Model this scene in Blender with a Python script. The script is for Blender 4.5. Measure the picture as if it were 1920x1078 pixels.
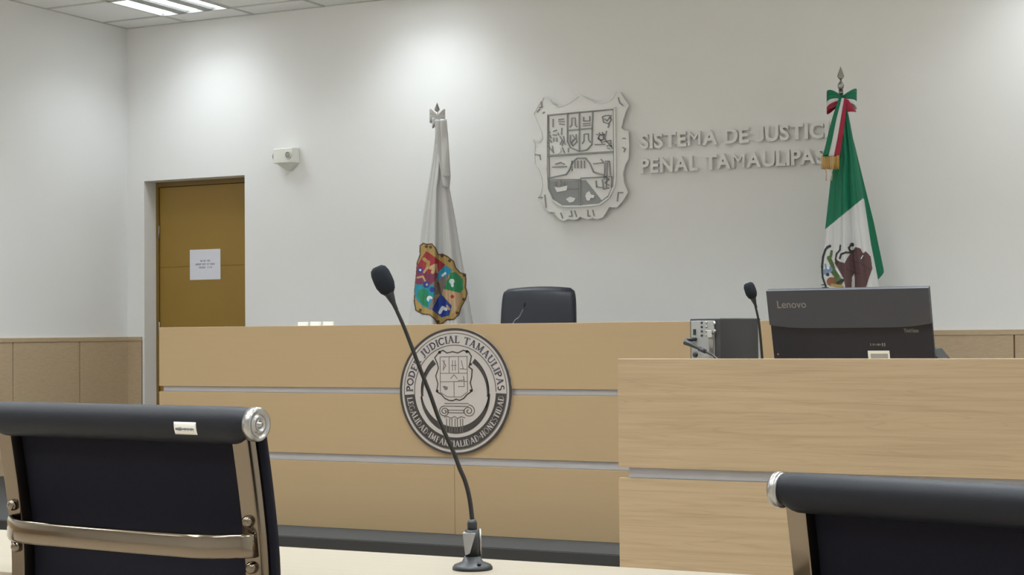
import bpy, bmesh, math, random
from mathutils import Vector, Matrix
from mathutils.geometry import tessellate_polygon
PI = math.pi
random.seed(7)
for o in list(bpy.data.objects): bpy.data.objects.remove(o, do_unlink=True)
SC = bpy.context.scene
COL = SC.collection

# ------------------------------------------------------------------ camera
F = 3090.0
CAMP = Vector((8.143, -9.841, 1.15))
AX = Vector((0.89500839, -0.01990124, -0.44560512))      # world x seen by the camera (right, down, forward)
AY = Vector((0.44596298, 0.02027104, 0.89482183))
AZ = Vector((-0.00877518, -0.99959643, 0.02701797))
cam_d = bpy.data.cameras.new('camera'); cam = bpy.data.objects.new('camera', cam_d); COL.objects.link(cam)
right = Vector((AX[0], AY[0], AZ[0])); down = Vector((AX[1], AY[1], AZ[1])); fwd = Vector((AX[2], AY[2], AZ[2]))
cam.matrix_world = Matrix(((right.x, -down.x, -fwd.x, CAMP.x), (right.y, -down.y, -fwd.y, CAMP.y),
                           (right.z, -down.z, -fwd.z, CAMP.z), (0, 0, 0, 1)))
cam_d.sensor_width = 36; cam_d.lens = F / 1920 * 36; cam_d.clip_start = 0.05; cam_d.clip_end = 60
SC.camera = cam

def ray(u, v):
    a, b = (u - 960) / F, (v - 539) / F
    return right * a + down * b + fwd
def at(u, v, ax, val):
    r = ray(u, v); t = (val - CAMP[ax]) / r[ax]
    return CAMP + r * t
def at_plane(u, v, p0, n):
    r = ray(u, v); t = (p0 - CAMP).dot(n) / r.dot(n)
    return CAMP + r * t
E1 = Vector((0.895, 0.446, 0)).normalized()
E2 = Vector((-0.446, 0.895, 0)).normalized()

# ------------------------------------------------------------------ world, exposure
w = bpy.data.worlds.new('world'); SC.world = w; w.use_nodes = True
w.node_tree.nodes['Background'].inputs[0].default_value = (0.75, 0.77, 0.8, 1)
w.node_tree.nodes['Background'].inputs[1].default_value = 0.05
SC.view_settings.view_transform = 'Standard'; SC.view_settings.look = 'None'
SC.view_settings.gamma = 1; SC.view_settings.use_curve_mapping = False
SC.view_settings.exposure = 0.40
LAMP_BENCH, LAMP_FILL, SPREAD = 5.0, 22.5, 125    # watts of ceiling lamps and added fill lamps, louvre cut-off in degrees
TUBE = 4.0              # emission of the light strips over the bench wall
TUBE_FILL = 5.0         # emission of strips in the added, unseen fill lights
HC = 3.47                # ceiling height
PLAT = 0.2               # platform height
# ceiling lights: (tile column origin x, tile row far edge y)
TILE = 0.606
LIGHTS = [(0.561, -0.28), (2.68, -0.28), (6.62, -0.28)]
for _y in (-2.7, -4.52, -6.34, -8.16, -9.98):  # added rows of unseen fill lights that brighten the room
    for _x in (0.561, 2.985, 4.803, 6.621, 9.045):
        LIGHTS.append((_x, _y))

# ------------------------------------------------------------------ materials
def lin(c):
    c = c / 255
    return c / 12.92 if c <= .04045 else ((c + .055) / 1.055) ** 2.4
def rgb(r, g, b): return (lin(r), lin(g), lin(b), 1)
def mat(name, col, rough=.5, metal=0, spec=.5, noise=0, nscale=20, stretch=(1, 1, 1), bump=0, bscale=200, coat=0, emit=0):
    m = bpy.data.materials.new(name); m.use_nodes = True
    nt = m.node_tree; b = nt.nodes['Principled BSDF']
    b.inputs['Base Color'].default_value = rgb(*col)
    b.inputs['Roughness'].default_value = rough; b.inputs['Metallic'].default_value = metal
    b.inputs['Specular IOR Level'].default_value = spec
    if coat: b.inputs['Coat Weight'].default_value = coat
    if emit:
        b.inputs['Emission Color'].default_value = (.9, .95, 1, 1); b.inputs['Emission Strength'].default_value = emit
    tc = nt.nodes.new('ShaderNodeTexCoord'); mp = nt.nodes.new('ShaderNodeMapping')
    nt.links.new(tc.outputs['Object'], mp.inputs[0]); mp.inputs['Scale'].default_value = stretch
    if noise:
        n = nt.nodes.new('ShaderNodeTexNoise'); n.inputs['Scale'].default_value = nscale; n.inputs['Detail'].default_value = 4
        nt.links.new(mp.outputs[0], n.inputs['Vector'])
        cr = nt.nodes.new('ShaderNodeMixRGB'); cr.blend_type = 'MIX'
        a = [max(0, x * (1 - noise)) for x in rgb(*col)[:3]] + [1]; c = [min(1, x * (1 + noise)) for x in rgb(*col)[:3]] + [1]
        cr.inputs[1].default_value = a; cr.inputs[2].default_value = c
        nt.links.new(n.outputs['Fac'], cr.inputs[0]); nt.links.new(cr.outputs[0], b.inputs['Base Color'])
    if bump:
        n2 = nt.nodes.new('ShaderNodeTexNoise'); n2.inputs['Scale'].default_value = bscale
        nt.links.new(mp.outputs[0], n2.inputs['Vector'])
        bp = nt.nodes.new('ShaderNodeBump'); bp.inputs['Strength'].default_value = bump; bp.inputs['Distance'].default_value = .002
        nt.links.new(n2.outputs['Fac'], bp.inputs['Height']); nt.links.new(bp.outputs[0], b.inputs['Normal'])
    return m
def wood(name, base, dark, light, rough=.42, scale=(.4, 9, 11), amount=.75):
    m = bpy.data.materials.new(name); m.use_nodes = True
    nt = m.node_tree; b = nt.nodes['Principled BSDF']; b.inputs['Roughness'].default_value = rough
    b.inputs['Specular IOR Level'].default_value = .35
    tc = nt.nodes.new('ShaderNodeTexCoord'); mp = nt.nodes.new('ShaderNodeMapping'); mp.inputs['Scale'].default_value = scale
    nt.links.new(tc.outputs['Object'], mp.inputs[0])
    n1 = nt.nodes.new('ShaderNodeTexNoise'); n1.inputs['Scale'].default_value = 1.6; n1.inputs['Detail'].default_value = 3; n1.inputs['Distortion'].default_value = 1.4
    n2 = nt.nodes.new('ShaderNodeTexNoise'); n2.inputs['Scale'].default_value = 7; n2.inputs['Detail'].default_value = 6; n2.inputs['Distortion'].default_value = .5
    nt.links.new(mp.outputs[0], n1.inputs['Vector']); nt.links.new(mp.outputs[0], n2.inputs['Vector'])
    # growth-ring lines
    mul = nt.nodes.new('ShaderNodeMath'); mul.operation = 'MULTIPLY'; mul.inputs[1].default_value = 9
    fr = nt.nodes.new('ShaderNodeMath'); fr.operation = 'PINGPONG'; fr.inputs[1].default_value = .5
    nt.links.new(n1.outputs['Fac'], mul.inputs[0]); nt.links.new(mul.outputs[0], fr.inputs[0])
    r1 = nt.nodes.new('ShaderNodeValToRGB')
    r1.color_ramp.elements[0].position = .25; r1.color_ramp.elements[0].color = rgb(*dark)
    r1.color_ramp.elements[1].position = .75; r1.color_ramp.elements[1].color = rgb(*light)
    e = r1.color_ramp.elements.new(.5); e.color = rgb(*base)
    nt.links.new(n2.outputs['Fac'], r1.inputs[0])
    r2 = nt.nodes.new('ShaderNodeValToRGB'); r2.color_ramp.elements[0].position = 0; r2.color_ramp.elements[0].color = rgb(*dark)
    r2.color_ramp.elements[1].position = .16; r2.color_ramp.elements[1].color = rgb(*base)
    nt.links.new(fr.outputs[0], r2.inputs[0])
    mx = nt.nodes.new('ShaderNodeMixRGB'); mx.inputs[0].default_value = .4
    nt.links.new(r1.outputs[0], mx.inputs[1]); nt.links.new(r2.outputs[0], mx.inputs[2])
    mb = nt.nodes.new('ShaderNodeMixRGB'); mb.inputs[0].default_value = amount; mb.inputs[1].default_value = rgb(*base)
    nt.links.new(mx.outputs[0], mb.inputs[2])
    nt.links.new(mb.outputs[0], b.inputs['Base Color'])
    return m
M = {}
M['wall'] = mat('wall_paint', (236, 236, 235), .75, spec=.2, noise=.015, nscale=1.5, bump=.15, bscale=160)
M['ceiling'] = mat('ceiling_tile', (240, 240, 238), .9, spec=.1, noise=.02, nscale=60, bump=.3, bscale=90)
M['tbar'] = mat('ceiling_t_bar', (196, 196, 192), .5, noise=.02)
M['floor'] = mat('floor_tile', (176, 164, 148), .35, noise=.1, nscale=3)
M['stand_wood'] = wood('oak_laminate_grained', (153, 132, 104), (130, 110, 85), (168, 147, 119))
M['wains_wood'] = wood('oak_wainscot', (191, 169, 140), (174, 150, 122), (204, 184, 154), scale=(3, 3, 10), amount=.6)
M['bench_wood'] = wood('maple_laminate_plain', (150, 128, 97), (147, 125, 94), (153, 131, 100), amount=.5)
M['desk_wood'] = wood('pale_maple_desktop', (143, 133, 117), (135, 124, 107), (149, 139, 124), rough=.35, amount=.7)
M['strip'] = mat('aluminium_reveal_strip', (148, 146, 148), .45, metal=.1, noise=.03)
M['groove'] = mat('brown_panel_joint', (112, 86, 62), .6)
M['carpet'] = mat('charcoal_platform_vinyl', (36, 37, 37), .7, noise=.14, nscale=5, bump=.2)
M['nosing'] = mat('black_platform_nosing', (15, 16, 18), .6, noise=.15, nscale=9)
M['door'] = mat('ochre_door_paint', (151, 119, 47), .45, noise=.03, nscale=3)
M['door_frame'] = mat('ochre_frame_paint', (126, 98, 42), .45, noise=.03)
M['paper'] = mat('white_paper', (226, 227, 236), .8, noise=.02)
M['ink'] = mat('grey_ink', (105, 105, 112), .8)
M['plastic_w'] = mat('off_white_plastic', (232, 232, 224), .4, noise=.01)
M['plastic_g'] = mat('grey_plastic_lens', (158, 158, 154), .35, noise=.03)
M['black'] = mat('black_plastic', (26, 27, 30), .45, noise=.06)
M['foam'] = mat('black_foam', (34, 37, 42), .95, spec=.15, noise=.1, nscale=300, bump=.8, bscale=900)
M['neck'] = mat('black_gooseneck', (24, 20, 17), .35, metal=.1, noise=.1, nscale=60)
M['neck_g'] = mat('grey_gooseneck', (96, 98, 106), .35, metal=.4, noise=.05)
M['chrome'] = mat('polished_chrome', (120, 109, 96), .14, metal=1, noise=.02)
M['clamp'] = mat('bright_clamp_metal', (138, 134, 130), .4, metal=.3, noise=.03)
M['steel'] = mat('brushed_steel', (150, 146, 142), .3, metal=.9, noise=.05)
M['alu'] = mat('satin_aluminium', (160, 158, 156), .28, metal=1, noise=.03)
M['vinyl'] = mat('navy_black_vinyl', (20, 21, 27), .5, spec=.22, noise=.06, nscale=30, bump=.1)
M['mesh'] = mat('navy_black_sling_fabric', (18, 17, 26), .8, spec=.15, noise=.08, nscale=200, bump=.4, bscale=700)
M['leather'] = mat('black_leather', (30, 35, 47), .4, noise=.08, nscale=25, bump=.25, bscale=260)
M['flag_w'] = mat('white_flag_satin', (208, 208, 208), .55, spec=.3, noise=.02)
M['flag_g'] = mat('green_flag_satin', (22, 112, 82), .5, spec=.3, noise=.05)
M['flag_r'] = mat('crimson_flag_satin', (158, 36, 62), .5, spec=.3, noise=.05)
M['gold'] = mat('gold_fringe', (192, 152, 76), .5, metal=.3, noise=.15, nscale=120)
M['eagle'] = mat('brown_embroidery', (92, 66, 66), .8, noise=.15, nscale=80)
M['dark_emb'] = mat('dark_embroidery', (56, 56, 54), .8, noise=.1)
M['emb_green'] = mat('leaf_green_embroidery', (84, 108, 62), .8, noise=.15)
M['emb_rust'] = mat('rust_embroidery', (138, 90, 62), .8, noise=.15)
M['emb_blue'] = mat('pale_blue_embroidery', (120, 140, 168), .8, noise=.15)
M['em_gold'] = mat('emblem_gold', (178, 148, 88), .6, noise=.15, nscale=60)
M['em_brown'] = mat('emblem_brown_edge', (88, 68, 44), .7, noise=.15)
M['em_red'] = mat('emblem_red', (160, 44, 54), .6, noise=.15)
M['em_maroon'] = mat('emblem_maroon', (126, 56, 84), .6, noise=.15)
M['em_sky'] = mat('emblem_sky_blue', (44, 146, 184), .6, noise=.15)
M['em_green'] = mat('emblem_green', (36, 136, 88), .6, noise=.12)
M['em_teal'] = mat('emblem_teal', (36, 142, 158), .6, noise=.15)
M['em_blue'] = mat('emblem_royal_blue', (34, 62, 148), .6, noise=.12)
M['em_grey'] = mat('emblem_grey_brown', (128, 116, 112), .6, noise=.15)
M['em_tan'] = mat('emblem_tan', (200, 168, 130), .6, noise=.12)
M['em_white'] = mat('emblem_white', (222, 230, 230), .6, noise=.05)
M['crest'] = mat('silver_white_acrylic', (234, 234, 232), .4, noise=.02)
M['crest_line'] = mat('silver_grey_relief', (150, 151, 152), .45, metal=.1, noise=.02)  # silver darkened so the relief's shadow lines are in its colour
M['crest_grey'] = mat('grey_acrylic_field', (150, 153, 153), .5, noise=.04)
M['seal'] = mat('silver_seal_plate', (162, 156, 153), .4, metal=.15, noise=.04, nscale=5)
M['seal_dark'] = mat('black_seal_print', (38, 33, 31), .5, noise=.05)
M['seal_text'] = mat('dark_seal_lettering', (66, 62, 72), .5)
M['seal_line'] = mat('thin_seal_line', (88, 82, 78), .5)
M['lid'] = mat('graphite_monitor_lid', (62, 64, 71), .5, noise=.03)
M['lid_low'] = mat('shaded_monitor_housing', (25, 28, 41), .45, noise=.05)  # darker than the lid: shade of the lower back put into the colour
M['logo'] = mat('grey_logo_print', (130, 126, 124), .5)
M['pc_side'] = mat('dark_grey_case', (50, 50, 52), .5, noise=.05)
M['pc_rear'] = mat('galvanised_rear_plate', (150, 152, 151), .45, metal=.4, noise=.06, nscale=30)
M['led'] = mat('red_led_off', (170, 110, 116), .5)
M['tube'] = mat('lit_diffuser_strip', (250, 250, 250), .6, emit=TUBE)
M['tube_fill'] = mat('lit_diffuser_strip_fill', (250, 250, 250), .6, emit=TUBE_FILL)
M['reflector'] = mat('light_housing_enamel', (170, 172, 168), .5, metal=.1)
M['sticker'] = mat('cream_sticker', (214, 208, 198), .6)

# ------------------------------------------------------------------ mesh helpers
class MB:
    def __init__(s): s.v = []; s.f = []; s.mi = []; s.mats = []; s.sm = []
    def m(s, mt):
        if mt not in s.mats: s.mats.append(mt)
        return s.mats.index(mt)
    def add(s, vs, fs, mi=0, smooth=False):
        b = len(s.v); s.v += [Vector(p) for p in vs]
        for f in fs: s.f.append([b + i for i in f]); s.mi.append(mi); s.sm.append(smooth)
        return s
    def box(s, x0, x1, y0, y1, z0, z1, mi=0):
        vs = [(x, y, z) for z in (z0, z1) for y in (y0, y1) for x in (x0, x1)]
        return s.add(vs, [(0, 2, 3, 1), (4, 5, 7, 6), (0, 1, 5, 4), (2, 6, 7, 3), (0, 4, 6, 2), (1, 3, 7, 5)], mi)
    def tube(s, pts, r, n=12, mi=0, cap=True, smooth=True, flat=None):
        pts = [Vector(p) for p in pts]; rs = r if isinstance(r, (list, tuple)) else [r] * len(pts)
        vs = []; prev = None
        for i, p in enumerate(pts):
            t = (pts[min(i + 1, len(pts) - 1)] - pts[max(i - 1, 0)]).normalized()
            if prev is None:
                a = Vector((0, 0, 1)) if abs(t.z) < .9 else Vector((1, 0, 0)); a = (a - t * a.dot(t)).normalized()
            else: a = (prev - t * prev.dot(t)).normalized()
            prev = a; b = t.cross(a)
            for k in range(n):
                th = 2 * PI * k / n
                vs.append(p + (a * math.cos(th) + b * math.sin(th)) * rs[i])
        fs = []
        for i in range(len(pts) - 1):
            for k in range(n):
                k2 = (k + 1) % n; fs.append((i * n + k, i * n + k2, (i + 1) * n + k2, (i + 1) * n + k))
        if cap: fs.append(tuple(reversed(range(n)))); fs.append(tuple(range((len(pts) - 1) * n, len(pts) * n)))
        return s.add(vs, fs, mi, smooth)
    def lathe(s, prof, c=(0, 0, 0), n=32, axis='z', mi=0, smooth=True):
        c = Vector(c); vs = []
        for (r, h) in prof:
            for k in range(n):
                th = 2 * PI * k / n; a, b = r * math.cos(th), r * math.sin(th)
                vs.append(c + (Vector((a, b, h)) if axis == 'z' else Vector((h, a, b)) if axis == 'x' else Vector((a, -h, b))))
        fs = [(i * n + k, i * n + (k + 1) % n, (i + 1) * n + (k + 1) % n, (i + 1) * n + k) for i in range(len(prof) - 1) for k in range(n)]
        if prof[0][0] > 1e-5: fs.append(tuple(reversed(range(n))))
        if prof[-1][0] > 1e-5: fs.append(tuple(range((len(prof) - 1) * n, len(prof) * n)))
        return s.add(vs, fs, mi, smooth)
    def grid(s, fn, nu, nv, mi=0, smooth=True):
        vs = [fn(i / nu, j / nv) for j in range(nv + 1) for i in range(nu + 1)]
        fs = [(j * (nu + 1) + i, j * (nu + 1) + i + 1, (j + 1) * (nu + 1) + i + 1, (j + 1) * (nu + 1) + i) for j in range(nv) for i in range(nu)]
        return s.add(vs, fs, mi, smooth)
    def prism(s, poly, d0, d1, to3, mi=0):
        """poly: 2-D outline; to3(x, y, d) -> point"""
        n = len(poly); tri = tessellate_polygon([[Vector((p[0], p[1], 0)) for p in poly]])
        vs = [to3(p[0], p[1], d0) for p in poly] + [to3(p[0], p[1], d1) for p in poly]
        fs = [tuple(t) for t in tri] + [tuple(n + i for i in reversed(t)) for t in tri] + [(i, (i + 1) % n, n + (i + 1) % n, n + i) for i in range(n)]
        return s.add(vs, fs, mi)
    def stroke(s, pts, wd, d0, d1, to3, mi=0):
        pts = [Vector((p[0], p[1])) for p in pts]
        for i in range(len(pts) - 1):
            a, b = pts[i], pts[i + 1]; t = (b - a)
            if t.length < 1e-9: continue
            t.normalize(); nn = Vector((-t.y, t.x)) * wd / 2
            e = t * (wd * .25)
            a2 = a - (e if i > 0 else Vector((0, 0))); b2 = b + (e if i < len(pts) - 2 else Vector((0, 0)))
            s.prism([a2 - nn, b2 - nn, b2 + nn, a2 + nn], d0, d1, to3, mi)
        return s
    def build(s, name, m=None, parent=None, world=False, bevel=0, bseg=2, subd=0, shade=None):
        me = bpy.data.meshes.new(name)
        vs = s.v
        if parent is not None and world:
            root = parent
            while root.parent: root = root.parent
            inv = Matrix.LocRotScale(root.location, root.rotation_euler, None).inverted()
            vs = [inv @ p for p in vs]
        me.from_pydata([tuple(p) for p in vs], [], s.f)
        ms = s.mats if s.mats else [m]
        for q in ms: me.materials.append(q)
        for p, mi, sm in zip(me.polygons, s.mi, s.sm): p.material_index = mi; p.use_smooth = sm
        me.validate(); bm = bmesh.new(); bm.from_mesh(me)
        bmesh.ops.recalc_face_normals(bm, faces=bm.faces); bm.to_mesh(me); bm.free()
        o = bpy.data.objects.new(name, me); COL.objects.link(o)
        if parent is not None: o.parent = parent
        if bevel:
            b = o.modifiers.new('b', 'BEVEL'); b.width = bevel; b.segments = bseg; b.limit_method = 'ANGLE'; b.angle_limit = math.radians(40)
            for p in me.polygons: p.use_smooth = True
            b.harden_normals = True
        if subd:
            q = o.modifiers.new('s', 'SUBSURF'); q.levels = subd; q.render_levels = subd
            for p in me.polygons: p.use_smooth = True
        return o
def tag(o, label, cat, group=None):
    o['label'] = label; o['category'] = cat
    if group: o['group'] = group
    return o
def thing(name, label, cat, loc=(0, 0, 0), rz=0, group=None):
    o = bpy.data.objects.new(name, None); COL.objects.link(o); o.empty_display_size = .05
    o.location = loc; o.rotation_euler = (0, 0, rz)
    return tag(o, label, cat, group)
def struct(name, mb, m=None, parent=None, **k):
    o = mb.build(name, m, parent, **k)
    o['kind'] = 'structure'
    return o
def copy_tree(o, loc, rz=None):
    c = o.copy(); COL.objects.link(c); c.location = loc
    if rz is not None: c.rotation_euler = (0, 0, rz)
    for ch in list(o.children):
        d = ch.copy(); COL.objects.link(d); d.parent = c
        for g in ch.children:
            e = g.copy(); COL.objects.link(e); e.parent = d
    return c
def font_mesh(txt, size=1, offset=0, extrude=0, bevel=0, shear=0, space=1):
    cu = bpy.data.curves.new('glyph', 'FONT'); cu.body = txt; cu.size = size; cu.offset = offset; cu.extrude = extrude
    cu.bevel_depth = bevel; cu.bevel_resolution = 1; cu.shear = shear; cu.space_character = space; cu.resolution_u = 4
    ob = bpy.data.objects.new('glyph', cu); COL.objects.link(ob)
    bpy.context.view_layer.update()
    dg = bpy.context.evaluated_depsgraph_get()
    me = bpy.data.meshes.new_from_object(ob.evaluated_get(dg))
    bpy.data.objects.remove(ob, do_unlink=True); bpy.data.curves.remove(cu)
    vs = [v.co.copy() for v in me.vertices]; fs = [list(p.vertices) for p in me.polygons]
    bpy.data.meshes.remove(me)
    return vs, fs

# ------------------------------------------------------------------ room shell
RX, RY = 10.6, -12.2
mb = MB(); mb.box(-.2, RX + .2, RY - .2, .4, -.1, 0); struct('floor', mb, M['floor'])
DX0, DX1, DZ = 0.159, 1.078, 2.308
mb = MB()
mb.box(-.2, DX0, 0, .2, 0, HC); mb.box(DX0, DX1, 0, .2, DZ, HC); mb.box(DX1, RX + .2, 0, .2, 0, HC)
struct('wall_back', mb, M['wall'])
mb = MB(); mb.box(-.2, 0, RY, 0, 0, HC); struct('wall_left', mb, M['wall'])
mb = MB(); mb.box(RX, RX + .2, RY, 0, 0, HC); struct('wall_right', mb, M['wall'])
mb = MB(); mb.box(-.2, RX + .2, RY - .2, RY, 0, HC); struct('wall_front', mb, M['wall'])
# ceiling tiles in a T-bar grid, open where the lights sit
xs = [0.0] + [0.561 + TILE * k for k in range(0, 17) if 0.561 + TILE * k < RX - .05] + [RX]
ys = [0.0] + [-0.28 - TILE * k for k in range(0, 20) if -0.28 - TILE * k > RY + .05] + [RY]
def is_light(x, y):
    return any(abs(x - lx) < .06 and abs(y - ly) < .06 for lx, ly in LT)
def snap(v, arr): return min(arr, key=lambda a: abs(a - v))
LT = [(snap(a, xs), snap(b, ys)) for a, b in LIGHTS]
mb = MB()
for i in range(len(xs) - 1):
    for j in range(len(ys) - 1):
        if is_light(xs[i], ys[j]): continue
        mb.box(xs[i] + .004, xs[i + 1] - .004, ys[j + 1] + .004, ys[j] - .004, HC + .006, HC + .02)
mb.box(-.2, RX + .2, RY - .2, .2, HC + .2, HC + .25)
struct('ceiling', mb, M['ceiling'])
mb = MB()
for x in xs: mb.box(x - .011, x + .011, RY, 0, HC, HC + .006)
for y in ys: mb.box(0, RX, y - .011, y + .011, HC, HC + .0062)
struct('trim_1', mb, M['tbar'])

# wainscot of oak-look panels
def wains(name, segs, top, axis, par=None):
    mb = MB(); i_w = mb.m(M['wains_wood']); i_g = mb.m(M['groove'])
    for a, b in segs:
        if axis == 'y': mb.box(0, .012, b + .004, a - .004, .1, top - .03, i_w)
        else: mb.box(a + .004, b - .004, -.012, 0, .1, top - .03, i_w)
    a, b = segs[0][0], segs[-1][1]
    if axis == 'y': mb.box(0, .004, b, a, .1, top - .02, i_g); mb.box(0, .016, b, a, top - .03, top, i_w); mb.box(0, .014, b, a, 0, .1, i_w)
    else: mb.box(a, b, -.004, 0, .1, top - .02, i_g); mb.box(a, b, -.016, 0, top - .03, top, i_w); mb.box(a, b, -.014, 0, 0, .1, i_w)
    return struct(name, mb, bevel=.0015)
sg = [(0, -.546)]
while sg[-1][1] > RY + .7: sg.append((sg[-1][1], sg[-1][1] - .673))
wains('trim_2', sg, 1.139, 'y')
wains('trim_3', [(0, .14)], 1.139, 'x')
sg = [(DX1 + .03, DX1 + .7)]
while sg[-1][1] < RX - .7: sg.append((sg[-1][1], sg[-1][1] + .673))
sg.append((sg[-1][1], RX)); wains('trim_4', sg, 1.139, 'x')

# door in its recess
d = bpy.data.objects.new('door_1', None); COL.objects.link(d); d.location = (DX0, .14, 0); d['kind'] = 'structure'
mb = MB(); mb.box(DX0 + .028, DX1 - .0, .15, .19, PLAT, 1.66); mb.box(DX0 + .028, DX1, .15, .19, 1.664, DZ - .04)
mb.box(DX0 + .028, DX1, .155, .185, 1.66, 1.664)
leaf = mb.build('door_leaf', M['door'], d, world=True)
mb = MB(); mb.box(DX0, DX0 + .024, .138, .19, PLAT, DZ - .036); mb.box(DX0, DX1, .138, .19, DZ - .036, DZ)
mb.build('door_frame', M['door_frame'], d, world=True)
for z in (.55, 1.2, 1.93):
    mb = MB(); mb.tube([(DX0 + .026, .142, z - .05), (DX0 + .026, .142, z + .05)], .007, 10)
    mb.build('hinge', M['steel'], d, world=True)
hd = MB(); hd.lathe([(0.027, 0), (.027, .008), (.012, .014), (.012, .045)], (DX1 - .09, .15, 1.10), axis='y')
h = hd.build('door_handle', M['steel'], d, world=True)
mb = MB(); mb.tube([(DX1 - .09, .108, 1.10), (DX1 - .21, .108, 1.10)], .009)
mb.build('lever', M['steel'], h, world=True)
mb = MB(); mb.box(0, RX, .2, .4, 0, HC); struct('wall_corridor', mb, M['wall'])

# raised platform
mb = MB(); i0 = mb.m(M['carpet']); i1 = mb.m(M['nosing'])
PF = -3.365
mb.box(.016, 6.9, PF + .02, -.016, 0, PLAT, i0); mb.box(.016, 6.9, PF, PF + .02, 0, PLAT - .002, i1)
struct('platform', mb)

# ------------------------------------------------------------------ ceiling lights
def build_light(loc, label, group, tube='tube'):
    t = thing('ceiling_light', label, 'ceiling light', loc, 0, group)
    W, D = TILE - .02, TILE - .02; x0, x1, y0, y1 = .01, .01 + W, -.01 - D, -.01; fr = .008
    mb = MB()
    for a in ((x0, x1, y0, y0 + fr), (x0, x1, y1 - fr, y1), (x0, x0 + fr, y0 + fr, y1 - fr), (x1 - fr, x1, y0 + fr, y1 - fr)):
        mb.box(a[0], a[1], a[2], a[3], -.004, .06)
    mb.box(x0, x1, y0, y1, .06, .07)
    mb.build('housing', M['reflector'], t)
    w3 = W - 2 * fr; sw, gp = .118, (w3 - 3 * .118) / 2
    for k in range(2):
        gx = x0 + fr + sw + k * (sw + gp); mb = MB()
        mb.add([(gx, y0 + fr, .02), (gx + gp, y0 + fr, .02), (gx + gp, y1 - fr, .02), (gx, y1 - fr, .02),
                (gx + .01, y0 + fr, .002), (gx + gp - .01, y0 + fr, .002), (gx + gp - .01, y1 - fr, .002), (gx + .01, y1 - fr, .002)],
               [(0, 1, 2, 3), (4, 7, 6, 5), (0, 4, 5, 1), (3, 2, 6, 7), (0, 3, 7, 4), (1, 5, 6, 2)])
        mb.build('reflector', M['reflector'], t)
    for k in range(3):
        sx = x0 + fr + k * (sw + gp); mb = MB(); mb.box(sx + .004, sx + sw - .004, y0 + fr + .012, y1 - fr - .012, .014, .024)
        mb.build('lit_diffuser', M[tube], t)
    ld = bpy.data.lights.new('lamp', 'AREA'); ld.shape = 'RECTANGLE'; ld.size = W - .03; ld.size_y = D - .03
    ld.energy = LAMP_BENCH if tube == 'tube' else LAMP_FILL; ld.spread = math.radians(SPREAD); ld.color = (.87, .955, 1)
    lo = bpy.data.objects.new('lamp', ld); COL.objects.link(lo); lo.parent = t; lo.location = ((x0 + x1) / 2, (y0 + y1) / 2, -.006)
    return t
L0 = None
for i, (a, b) in enumerate(LT):
    if i == 0:
        L0 = build_light((a, b, HC), 'square recessed ceiling light with three glowing strips, in the corner above the door', 'recessed ceiling lights')
    elif i < 3:
        c = copy_tree(L0, (a, b, HC)); c['label'] = 'added out-of-view square ceiling light filling the room'
    elif i == 3:
        L1 = build_light((a, b, HC), 'added out-of-view square ceiling light filling the room', 'recessed ceiling lights', 'tube_fill')
    else:
        copy_tree(L1, (a, b, HC))

# ------------------------------------------------------------------ judge's bench
BY = -2.991; BX0, BX1 = 2.68, 6.2; TH = .022
t = thing('judge_bench', 'long plain beige laminate judges\' bench with grey strips, carrying the round seal', 'bench', (4.44, BY + .35, PLAT))
def panel(parent, name, x0, x1, z0, z1, y, m, th=TH):
    mb = MB(); mb.box(x0, x1, y, y + th, z0, z1)
    return mb.build(name, m, parent, world=True, bevel=.0015)
panel(t, 'front_panel', BX0, BX1, .886, 1.19, BY, M['bench_wood'])
panel(t, 'front_panel', BX0, BX1, .561, .858, BY, M['bench_wood'])
panel(t, 'front_panel', BX0, 4.420, PLAT, .524, BY, M['bench_wood'])
panel(t, 'front_panel', 4.421, BX1, PLAT, .524, BY, M['bench_wood'])
mb = MB(); mb.box(BX0 + .022, BX1 - .022, BY + .010, BY + TH + .004, .859, .885); mb.build('reveal_strip', M['strip'], t, world=True)
mb = MB(); mb.box(BX0 + .022, BX1 - .022, BY + .010, BY + TH + .004, .525, .560); mb.build('reveal_strip', M['strip'], t, world=True)
mb = MB(); mb.box(BX0 + .022, BX1 - .022, BY + TH + .004, BY + TH + .02, PLAT, 1.17); mb.build('carcass', M['bench_wood'], t, world=True)
for x in (BX0 + .022, BX1 - .042):
    mb = MB(); mb.box(x, x + .02, BY + TH + .02, BY + .7, PLAT, 1.168); mb.build('side_panel', M['bench_wood'], t, world=True, bevel=.0015)
mb = MB(); mb.box(BX0 + .042, BX1 - .042, BY + TH + .02, BY + .72, .93, .955); mb.build('worktop', M['bench_wood'], t, world=True, bevel=.002)
mb = MB(); mb.box(BX0 + .01, BX1 - .01, BY + TH, BY + .3, 1.17, 1.188); mb.build('top_shelf', M['bench_wood'], t, world=True, bevel=.002)

# three small white blocks on the shelf
for k, (u0, u1) in enumerate(((558, 575), (581, 599), (605, 622))):
    a = at(u0, 607, 1, BY + .1); b = at(u1, 607, 1, BY + .1)
    mb = MB(); mb.box(a.x, b.x, BY + .1, BY + .118, 1.188, 1.209)
    tag(mb.build('white_block', M['plastic_w'], bevel=.002),
        ('leftmost', 'middle', 'rightmost')[k] + ' of three small white blocks on top of the judges\' bench, right of the door', 'block', 'white blocks on the bench top')

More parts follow.
